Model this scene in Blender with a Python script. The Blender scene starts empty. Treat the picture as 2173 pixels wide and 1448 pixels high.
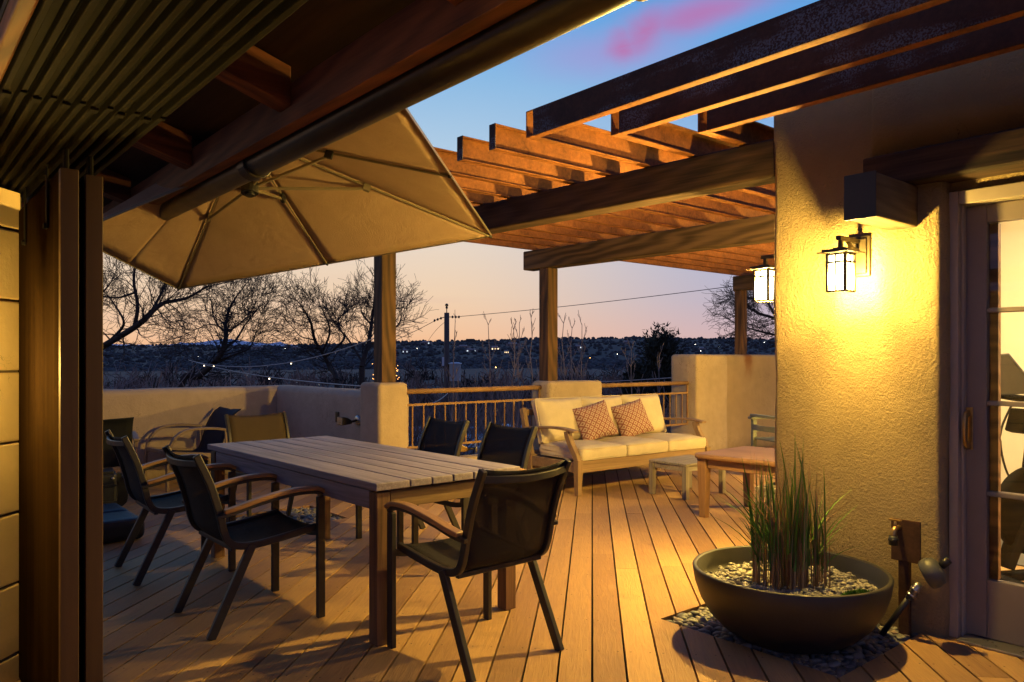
import bpy, bmesh, math, random
import numpy as np
from mathutils import Vector, Matrix, noise
R = math.radians
PI = math.pi
sc = bpy.context.scene
COL = sc.collection

# ------------------------------------------------------------------ camera
# House axes: +X runs from the porch out over the deck, +Y along the eaves; Z up, deck at 0.
EYE = 1.305
YAW = R(40)
FWD = Vector((math.sin(YAW), math.cos(YAW), 0))
RGT = Vector((math.cos(YAW), -math.sin(YAW), 0))
cam_d = bpy.data.cameras.new('camera')
cam = bpy.data.objects.new('camera', cam_d)
COL.objects.link(cam)
cam.location = (0, 0, EYE)
cam.rotation_euler = (R(90), 0, -YAW)
cam_d.sensor_width = 36
cam_d.lens = 1620 / 2173 * 36
cam_d.shift_y = 41 / 2173
cam_d.clip_start = 0.05
cam_d.clip_end = 60000
sc.camera = cam
sc.view_settings.view_transform = 'Standard'
sc.view_settings.look = 'None'
sc.view_settings.exposure = 0.0
sc.view_settings.gamma = 1.0
sc.cycles.use_denoising = True
sc.cycles.sample_clamp_indirect = 4.0
sc.cycles.max_bounces = 8
sc.cycles.transparent_max_bounces = 16
sc.cycles.caustics_reflective = False
sc.cycles.caustics_refractive = False

LAMP = (1.0, 0.640, 0.125)          # colour of the lanterns' light
LANTERN_W = 155          # lantern on the lit wall
CORNER_W = 560           # lantern round the corner, towards the sofa
SIDE_W = 720             # lantern further along the house, hidden by the stucco wall
PORCH_W = 42
ROOM_W = 160
SKY = 1.0


def at(u, v, D):
    """a place D metres ahead of the viewpoint, in the direction of photo pixel u, v"""
    L = (u - 1086.5) / 1620 * D
    p = FWD * D + RGT * L
    return Vector((p.x, p.y, EYE - (v - 765) / 1620 * D))


def lin(r, g, b):
    f = lambda c: (c / 255 / 12.92) if c <= 10 else ((c / 255 + 0.055) / 1.055) ** 2.4
    return (f(r), f(g), f(b), 1)


# ------------------------------------------------------------------ world: dusk sky
class NT:
    def __init__(s, tree):
        s.t = tree
        s.n = tree.nodes
        s.l = tree.links

    def new(s, typ, **kw):
        n = s.n.new(typ)
        for k, v in kw.items():
            setattr(n, k, v)
        return n

    def put(s, sock, val):
        if hasattr(val, 'is_linked') or isinstance(val, bpy.types.NodeSocket):
            s.l.new(val, sock)
        else:
            sock.default_value = val

    def m(s, op, a, b=0.0, c=0.0, clamp=False):
        n = s.new('ShaderNodeMath', operation=op, use_clamp=clamp)
        s.put(n.inputs[0], a)
        s.put(n.inputs[1], b)
        s.put(n.inputs[2], c)
        return n.outputs[0]

    def mix(s, f, a, b, mode='MIX'):
        n = s.new('ShaderNodeMix', data_type='RGBA', blend_type=mode)
        s.put(n.inputs[0], f)
        s.put(n.inputs[6], a)
        s.put(n.inputs[7], b)
        return n.outputs[2]

    def ramp(s, f, stops, interp='LINEAR'):
        n = s.new('ShaderNodeValToRGB')
        cr = n.color_ramp
        cr.interpolation = interp
        while len(cr.elements) < len(stops):
            cr.elements.new(0.5)
        for e, (p, c) in zip(cr.elements, stops):
            e.position = p
            e.color = c if len(c) == 4 else (*c, 1)
        s.put(n.inputs[0], f)
        return n.outputs[0]

    def smooth(s, x, lo, hi):
        n = s.new('ShaderNodeMapRange', interpolation_type='SMOOTHSTEP')
        s.put(n.inputs[0], x)
        n.inputs[1].default_value = lo
        n.inputs[2].default_value = hi
        return n.outputs[0]

    def coord(s, scale=(1, 1, 1), rot=(0, 0, 0), which='Object'):
        tc = s.new('ShaderNodeTexCoord')
        mp = s.new('ShaderNodeMapping')
        mp.inputs['Scale'].default_value = scale
        mp.inputs['Rotation'].default_value = rot
        s.l.new(tc.outputs[which], mp.inputs[0])
        return mp.outputs[0]

    def noise(s, vec, scale, detail=4, rough=0.5, dist=0.0, out=0):
        n = s.new('ShaderNodeTexNoise')
        if vec is not None:
            s.l.new(vec, n.inputs['Vector'])
        n.inputs['Scale'].default_value = scale
        n.inputs['Detail'].default_value = detail
        n.inputs['Roughness'].default_value = rough
        n.inputs['Distortion'].default_value = dist
        return n.outputs[out]

    def bump(s, h, strength, dist, normal=None):
        n = s.new('ShaderNodeBump')
        s.put(n.inputs['Height'], h)
        n.inputs['Strength'].default_value = strength
        n.inputs['Distance'].default_value = dist
        if normal is not None:
            s.l.new(normal, n.inputs['Normal'])
        return n.outputs[0]


world = bpy.data.worlds.new('World')
sc.world = world
world.use_nodes = True
w = NT(world.node_tree)
w.n.clear()
tc = w.new('ShaderNodeTexCoord')
gen = tc.outputs['Generated']


def wdot(vec):
    n = w.new('ShaderNodeVectorMath', operation='DOT_PRODUCT')
    w.l.new(gen, n.inputs[0])
    n.inputs[1].default_value = vec
    return n.outputs['Value']


dF, dR, dZ = wdot(FWD), wdot(RGT), wdot((0, 0, 1))
zz = w.m('ADD', dZ, 0.0)
hn = w.noise(gen, 2.2, 4, 0.5)
zz = w.m('ADD', zz, w.m('MULTIPLY', w.m('SUBTRACT', hn, 0.5), 0.03))
west = w.ramp(zz, [(0.0, lin(246, 180, 130)), (0.03, lin(244, 196, 156)), (0.08, lin(241, 209, 176)),
                   (0.15, lin(233, 215, 196)), (0.27, lin(176, 204, 228)), (0.36, lin(134, 184, 228)),
                   (0.44, lin(84, 158, 222)), (0.62, lin(64, 104, 176)), (1.0, lin(56, 80, 142))])
east = w.ramp(zz, [(0.0, lin(222, 178, 172)), (0.03, lin(208, 178, 184)), (0.08, lin(184, 178, 200)),
                   (0.15, lin(170, 180, 210)), (0.27, lin(140, 178, 222)), (0.36, lin(112, 170, 226)),
                   (0.44, lin(76, 154, 222)), (0.62, lin(62, 102, 176)), (1.0, lin(56, 80, 142))])
sky = w.mix(w.smooth(dR, -0.12, 0.36), west, east)
# opposite the glow the sky is plain dusk blue
back = w.ramp(zz, [(0.0, lin(132, 124, 156)), (0.2, lin(118, 126, 176)), (0.6, lin(76, 100, 164)), (1.0, lin(56, 80, 142))])
sky = w.mix(w.smooth(dF, 0.25, -0.35), sky, back)
# one pink wisp of cloud high above the pergola
warp = w.noise(gen, 7.0, 5, 0.55)
warp2 = w.noise(gen, 9.0, 5, 0.55, 0.4)
Fm = w.m('MAXIMUM', dF, 0.05)
p = w.m('ADD', w.m('DIVIDE', dR, Fm), w.m('MULTIPLY', w.m('SUBTRACT', warp, 0.5), 0.045))
q = w.m('ADD', w.m('DIVIDE', dZ, Fm), w.m('MULTIPLY', w.m('SUBTRACT', warp2, 0.5), 0.035))


def blob(cp, cq, rp, rq, ang, lo=1.0, hi=0.1):
    ca, sa = math.cos(ang), math.sin(ang)
    dp, dq = w.m('SUBTRACT', p, cp), w.m('SUBTRACT', q, cq)
    a = w.m('DIVIDE', w.m('ADD', w.m('MULTIPLY', dp, ca), w.m('MULTIPLY', dq, sa)), rp)
    b = w.m('DIVIDE', w.m('SUBTRACT', w.m('MULTIPLY', dq, ca), w.m('MULTIPLY', dp, sa)), rq)
    d = w.m('SQRT', w.m('ADD', w.m('POWER', a, 2), w.m('POWER', b, 2)))
    return w.smooth(d, lo, hi)


halo = w.m('MAXIMUM', blob(0.13, 0.408, 0.17, 0.055, R(8), 1.0, 0.0), blob(0.25, 0.46, 0.2, 0.05, R(14), 1.0, 0.0))
sky = w.mix(w.m('MULTIPLY', halo, 0.5), sky, lin(176, 140, 206))
cl = blob(0.143, 0.415, 0.036, 0.036, R(70), 1.0, 0.0)
cl = w.m('MAXIMUM', cl, blob(0.172, 0.432, 0.065, 0.036, R(42), 1.0, 0.0))
cl = w.m('MAXIMUM', cl, w.m('MULTIPLY', blob(0.245, 0.456, 0.16, 0.034, R(14), 1.0, 0.0), 0.8))
wm = w.new('ShaderNodeMapping')
wm.inputs['Scale'].default_value = (6, 6, 34)
wm.inputs['Rotation'].default_value = (0.2, -0.25, 0)
w.l.new(gen, wm.inputs[0])
cl = w.m('MULTIPLY', cl, w.m('ADD', 0.5, w.m('MULTIPLY', w.smooth(w.noise(wm.outputs[0], 1.0, 6, 0.6, 0.6), 0.3, 0.65), 0.5)))
sky = w.mix(w.m('MULTIPLY', cl, 0.8), sky, lin(192, 106, 166))
# thin flat streaks low in the glow
st = w.new('ShaderNodeMapping')
st.inputs['Scale'].default_value = (1.5, 1.5, 22)
w.l.new(gen, st.inputs[0])
sn = w.smooth(w.noise(st.outputs[0], 1.6, 4, 0.5), 0.5, 0.75)
sn = w.m('MULTIPLY', sn, w.smooth(dZ, 0.26, 0.06))
sky = w.mix(w.m('MULTIPLY', sn, 0.35), sky, lin(222, 186, 172))
bg = w.new('ShaderNodeBackground')
w.l.new(sky, bg.inputs[0])
bg.inputs[1].default_value = SKY
ow = w.new('ShaderNodeOutputWorld')
w.l.new(bg.outputs[0], ow.inputs[0])


# ------------------------------------------------------------------ materials
def mat(name):
    m_ = bpy.data.materials.new(name)
    m_.use_nodes = True
    n = NT(m_.node_tree)
    b = n.n['Principled BSDF']
    return m_, n, b


def plain(name, col, rough=0.5, metal=0.0, var=0.15, scale=12, bump=0.0, bscale=150, spec=0.5):
    m_, n, b = mat(name)
    v = n.coord()
    f = n.noise(v, scale, 5, 0.6)
    c0 = tuple(c * (1 - var) for c in col) + (1,)
    c1 = tuple(min(1, c * (1 + var)) for c in col) + (1,)
    n.put(b.inputs['Base Color'], n.ramp(f, [(0.3, c0), (0.7, c1)]))
    n.put(b.inputs['Roughness'], n.m('ADD', n.m('MULTIPLY', f, 0.2), rough - 0.1, clamp=True))
    b.inputs['Metallic'].default_value = metal
    b.inputs['Specular IOR Level'].default_value = spec
    if bump:
        n.put(b.inputs['Normal'], n.bump(n.noise(v, bscale, 3), bump, 0.004))
    return m_


def wood(name, dark, light, axis='Z', fine=55, rough=0.6, bump=0.35, blotch=0.35, whorl=0.0, spec=0.35):
    """grain runs along axis"""
    m_, n, b = mat(name)
    s = [1.0, 1.0, 1.0]
    s['XYZ'.index(axis)] = 0.045
    v = n.coord(tuple(s))
    big = n.coord(tuple(0.25 if k < 1 else 1 for k in s))
    d = n.noise(big, 3.0, 3, 0.5)
    if whorl:
        wv = n.new('ShaderNodeTexWave', wave_type='BANDS', bands_direction='DIAGONAL')
        s2 = [1.0, 1.0, 1.0]
        s2['XYZ'.index(axis)] = 0.16
        vv = n.coord(tuple(s2))
        n.l.new(vv, wv.inputs['Vector'])
        wv.inputs['Scale'].default_value = 7
        wv.inputs['Distortion'].default_value = 9
        wv.inputs['Detail'].default_value = 1.5
        wv.inputs['Detail Scale'].default_value = 0.9
        g0 = wv.outputs['Fac']
    g = n.noise(v, fine, 5, 0.65, 0.6)
    g2 = n.noise(v, fine * 3, 2, 0.5)
    f = n.m('ADD', n.m('MULTIPLY', g, 0.7), n.m('MULTIPLY', g2, 0.3))
    if whorl:
        f = n.m('ADD', n.m('MULTIPLY', f, 1 - whorl), n.m('MULTIPLY', g0, whorl))
    f = n.m('ADD', f, n.m('MULTIPLY', n.m('SUBTRACT', d, 0.5), blotch))
    n.put(b.inputs['Base Color'], n.ramp(f, [(0.32, (*dark, 1)), (0.68, (*light, 1))]))
    b.inputs['Roughness'].default_value = rough
    b.inputs['Specular IOR Level'].default_value = spec
    n.put(b.inputs['Normal'], n.bump(f, bump, 0.004))
    return m_


def stucco(name, col, grain=70, strength=0.8, dist=0.006, var=0.14, sweep=0.0, stain=False):
    m_, n, b = mat(name)
    v = n.coord()
    big = n.noise(v, 1.3, 5, 0.6)
    mid = n.noise(v, 9, 4, 0.6)
    f = n.m('ADD', n.m('MULTIPLY', big, 0.7), n.m('MULTIPLY', mid, 0.3))
    c0 = tuple(c * (1 - var) for c in col) + (1,)
    c1 = tuple(min(1, c * (1 + var)) for c in col) + (1,)
    colr = n.ramp(f, [(0.3, c0), (0.7, c1)])
    if stain:      # rust runs below the foot of the post
        cc = n.coord()
        sx = n.new('ShaderNodeSeparateXYZ')
        n.l.new(cc, sx.inputs[0])
        xx = n.m('ADD', sx.outputs[0], n.m('MULTIPLY', n.m('SUBTRACT', n.noise(v, 6, 3), 0.5), 0.16))
        band = n.smooth(n.m('ABSOLUTE', n.m('SUBTRACT', xx, stain)), 0.17, 0.03)
        hgt = n.smooth(sx.outputs[2], 0.95, 1.36)
        colr = n.mix(n.m('MULTIPLY', n.m('MULTIPLY', band, hgt), 0.8), colr, (0.22, 0.07, 0.015, 1))
    ck = n.new('ShaderNodeTexVoronoi', feature='DISTANCE_TO_EDGE')
    wv = n.new('ShaderNodeVectorMath', operation='ADD')
    n.l.new(v, wv.inputs[0])
    n.l.new(n.noise(v, 6, 4, 0.6, 0, 1), wv.inputs[1])
    n.l.new(wv.outputs[0], ck.inputs['Vector'])
    ck.inputs['Scale'].default_value = 1.1
    crack = n.m('MULTIPLY', n.m('LESS_THAN', ck.outputs['Distance'], 0.0035), n.smooth(n.noise(v, 1.7, 2), 0.53, 0.58))
    colr = n.mix(n.m('MULTIPLY', crack, 0.6), colr, (0.09, 0.06, 0.035, 1))
    patch = n.smooth(n.noise(v, 0.9, 3, 0.5, 0.8), 0.52, 0.62)
    colr = n.mix(n.m('MULTIPLY', patch, 0.22), colr, tuple(c * 0.72 for c in col) + (1,))
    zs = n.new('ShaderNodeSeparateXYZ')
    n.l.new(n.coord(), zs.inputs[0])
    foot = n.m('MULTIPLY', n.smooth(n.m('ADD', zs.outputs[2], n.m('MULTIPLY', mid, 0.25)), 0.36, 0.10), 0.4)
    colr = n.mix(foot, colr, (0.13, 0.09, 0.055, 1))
    n.put(b.inputs['Base Color'], colr)
    b.inputs['Roughness'].default_value = 0.9
    b.inputs['Specular IOR Level'].default_value = 0.2
    vo = n.new('ShaderNodeTexVoronoi', feature='SMOOTH_F1')
    n.l.new(v, vo.inputs['Vector'])
    vo.inputs['Scale'].default_value = grain
    ptch = n.m('ADD', 0.45, n.m('MULTIPLY', n.noise(v, 2.3, 3, 0.5), 1.1))
    h = n.m('ADD', n.m('MULTIPLY', n.noise(v, grain * 0.55, 6, 0.72), 1.1), n.m('MULTIPLY', vo.outputs['Distance'], 0.22))
    h = n.m('MULTIPLY', h, ptch)
    trowel = n.noise(n.coord((1, 1, 0.35), (0.5, 0.3, 0)), 5, 3, 0.5, 1.0)
    h = n.m('ADD', h, n.m('MULTIPLY', trowel, 1.3))
    h = n.m('ADD', h, n.m('MULTIPLY', mid, sweep))
    n.put(b.inputs['Normal'], n.bump(h, strength, dist))
    return m_


def fabric(name, col, weave=900, bump=0.2, rough=0.9, wrinkle=0.0, see=0.0, var=0.1, spec=0.2):
    m_, n, b = mat(name)
    v = n.coord()
    wx = n.new('ShaderNodeTexWave', bands_direction='X')
    wz = n.new('ShaderNodeTexWave', bands_direction='Z')
    for t in (wx, wz):
        n.l.new(v, t.inputs['Vector'])
        t.inputs['Scale'].default_value = weave / 6.28
        t.inputs['Distortion'].default_value = 1.5
    f = n.noise(v, 5, 4, 0.6)
    ff = n.m('ADD', n.m('MULTIPLY', f, 0.6), n.m('MULTIPLY', n.noise(v, 160, 2, 0.7), 0.4))
    c0 = tuple(c * (1 - var) for c in col) + (1,)
    c1 = tuple(min(1, c * (1 + var)) for c in col) + (1,)
    n.put(b.inputs['Base Color'], n.ramp(ff, [(0.35, c0), (0.65, c1)]))
    b.inputs['Roughness'].default_value = rough
    b.inputs['Specular IOR Level'].default_value = spec
    h = n.m('MULTIPLY', n.m('ADD', wx.outputs['Fac'], wz.outputs['Fac']), 0.1)
    if wrinkle:
        wn = n.noise(n.coord((1, 1, 1)), 5.5, 4, 0.55, 1.2)
        h = n.m('ADD', h, n.m('MULTIPLY', wn, wrinkle))
    n.put(b.inputs['Normal'], n.bump(h, bump, 0.01))
    if see:
        o = n.n['Material Output']
        tr = n.new('ShaderNodeBsdfTransparent')
        mx = n.new('ShaderNodeMixShader')
        mx.inputs[0].default_value = see
        n.l.new(b.outputs[0], mx.inputs[1])
        n.l.new(tr.outputs[0], mx.inputs[2])
        n.l.new(mx.outputs[0], o.inputs[0])
    return m_


def rust(name, frost=0.0, base=((0.045, 0.016, 0.008), (0.20, 0.065, 0.020))):
    m_, n, b = mat(name)
    v = n.coord()
    f = n.m('ADD', n.m('MULTIPLY', n.noise(v, 6, 6, 0.7), 0.6), n.m('MULTIPLY', n.noise(v, 45, 4, 0.7), 0.4))
    c = n.ramp(f, [(0.32, (*base[0], 1)), (0.68, (*base[1], 1))])
    if frost:       # pale mill-scale patches
        st = n.noise(n.coord((1, 0.12, 1)), 9, 5, 0.6)
        pt = n.noise(v, 2.2, 3, 0.5)
        sp = n.noise(v, 120, 2, 0.6)
        k = n.m('MULTIPLY', n.smooth(n.m('ADD', n.m('MULTIPLY', st, 0.5), n.m('MULTIPLY', pt, 0.5)), 0.49, 0.58), n.smooth(sp, 0.42, 0.6))
        c = n.mix(n.m('MULTIPLY', k, frost), c, (0.15, 0.16, 0.20, 1))
    n.put(b.inputs['Base Color'], c)
    b.inputs['Roughness'].default_value = 0.75
    b.inputs['Specular IOR Level'].default_value = 0.3
    n.put(b.inputs['Normal'], n.bump(n.noise(v, 90, 4, 0.7), 0.4, 0.003))
    return m_


def emit(name, col, strength, see=False):
    m_, n, b = mat(name)
    n.n.remove(b)
    e = n.new('ShaderNodeEmission')
    e.inputs[0].default_value = (*col, 1)
    e.inputs[1].default_value = strength
    o = n.n['Material Output']
    if see:
        tr = n.new('ShaderNodeBsdfTransparent')
        ad = n.new('ShaderNodeAddShader')
        n.l.new(e.outputs[0], ad.inputs[0])
        n.l.new(tr.outputs[0], ad.inputs[1])
        n.l.new(ad.outputs[0], o.inputs[0])
    else:
        n.l.new(e.outputs[0], o.inputs[0])
    return m_


def glass(name):
    m_, n, b = mat(name)
    n.n.remove(b)
    fr = n.new('ShaderNodeFresnel')
    fr.inputs[0].default_value = 1.45
    tr = n.new('ShaderNodeBsdfTransparent')
    tr.inputs[0].default_value = (0.93, 0.95, 0.94, 1)
    gl = n.new('ShaderNodeBsdfGlossy')
    gl.inputs['Roughness'].default_value = 0.02
    mx = n.new('ShaderNodeMixShader')
    n.l.new(fr.outputs[0], mx.inputs[0])
    n.l.new(tr.outputs[0], mx.inputs[1])
    n.l.new(gl.outputs[0], mx.inputs[2])
    n.l.new(mx.outputs[0], n.n['Material Output'].inputs[0])
    return m_


def deck_mat(ang):
    m_, n, b = mat('composite_deck')
    geo = n.new('ShaderNodeNewGeometry')
    rnd = geo.outputs['Random Per Island']
    v = n.coord((1, 1, 1), (0, 0, ang))        # y runs along the boards
    tcn = n.new('ShaderNodeCombineXYZ')
    n.l.new(n.m('MULTIPLY', rnd, 37.0), tcn.inputs[1])
    va = n.new('ShaderNodeVectorMath', operation='ADD')
    n.l.new(v, va.inputs[0])
    n.l.new(tcn.outputs[0], va.inputs[1])
    mp = n.new('ShaderNodeMapping')
    mp.inputs['Scale'].default_value = (1, 0.09, 1)
    n.l.new(va.outputs[0], mp.inputs[0])
    gr = n.noise(mp.outputs[0], 60, 5, 0.6, 0.9)
    big = n.noise(va.outputs[0], 1.6, 4, 0.6)
    f = n.m('ADD', n.m('MULTIPLY', gr, 0.55), n.m('MULTIPLY', big, 0.25))
    f = n.m('ADD', f, n.m('MULTIPLY', n.m('SUBTRACT', rnd, 0.2), 0.55))
    c = n.ramp(f, [(0.3, (0.29, 0.160, 0.072, 1)), (0.8, (0.53, 0.320, 0.130, 1))])
    # dusty scuffs
    sc_ = n.smooth(n.noise(va.outputs[0], 3.2, 6, 0.7), 0.58, 0.8)
    c = n.mix(n.m('MULTIPLY', sc_, 0.22), c, (0.42, 0.36, 0.30, 1))
    dk = n.smooth(n.noise(va.outputs[0], 55, 2, 0.5), 0.72, 0.8)
    c = n.mix(n.m('MULTIPLY', dk, 0.6), c, (0.06, 0.04, 0.025, 1))
    # pairs of screw heads over every hidden joist
    sx = n.new('ShaderNodeSeparateXYZ')
    n.l.new(v, sx.inputs[0])
    a = n.m('FRACT', n.m('DIVIDE', sx.outputs[0], 0.143))
    da = n.m('MULTIPLY', n.m('MINIMUM', n.m('ABSOLUTE', n.m('SUBTRACT', a, 0.2)), n.m('ABSOLUTE', n.m('SUBTRACT', a, 0.8))), 0.143)
    dy = n.m('MULTIPLY', n.m('ABSOLUTE', n.m('SUBTRACT', n.m('FRACT', n.m('DIVIDE', sx.outputs[1], 0.406)), 0.5)), 0.406)
    dd = n.m('SQRT', n.m('ADD', n.m('POWER', da, 2), n.m('POWER', dy, 2)))
    c = n.mix(n.m('MULTIPLY', n.m('LESS_THAN', dd, 0.004), 0.85), c, (0.05, 0.03, 0.018, 1))
    # a few weathered stains
    stn = n.smooth(n.noise(va.outputs[0], 1.1, 6, 0.65), 0.57, 0.7)
    c = n.mix(n.m('MULTIPLY', stn, 0.35), c, (0.15, 0.085, 0.045, 1))
    n.put(b.inputs['Base Color'], c)
    n.put(b.inputs['Roughness'], n.m('ADD', n.m('MULTIPLY', gr, 0.25), 0.5))
    b.inputs['Specular IOR Level'].default_value = 0.35
    n.put(b.inputs['Normal'], n.bump(gr, 0.8, 0.005))
    return m_


def pattern_mat():
    """woven diamond lattice for the throw pillows"""
    m_, n, b = mat('diamond_weave')
    v = n.coord((1, 1, 1), (0, R(45), 0))
    sx = n.new('ShaderNodeSeparateXYZ')
    n.l.new(v, sx.inputs[0])
    def tri(x, s):
        return n.m('ABSOLUTE', n.m('SUBTRACT', n.m('FRACT', n.m('MULTIPLY', x, s)), 0.5))
    a, c = tri(sx.outputs[0], 21), tri(sx.outputs[2], 21)
    d = n.m('MAXIMUM', a, c)
    e = n.m('MINIMUM', a, c)
    line = n.m('GREATER_THAN', d, 0.37)
    dot = n.m('LESS_THAN', d, 0.16)
    k = n.m('MAXIMUM', line, dot)
    n.put(b.inputs['Base Color'], n.mix(k, (0.50, 0.38, 0.32, 1), (0.27, 0.105, 0.085, 1)))
    b.inputs['Roughness'].default_value = 0.95
    n.put(b.inputs['Normal'], n.bump(n.noise(v, 350, 2), 0.3, 0.003))
    return m_


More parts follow.
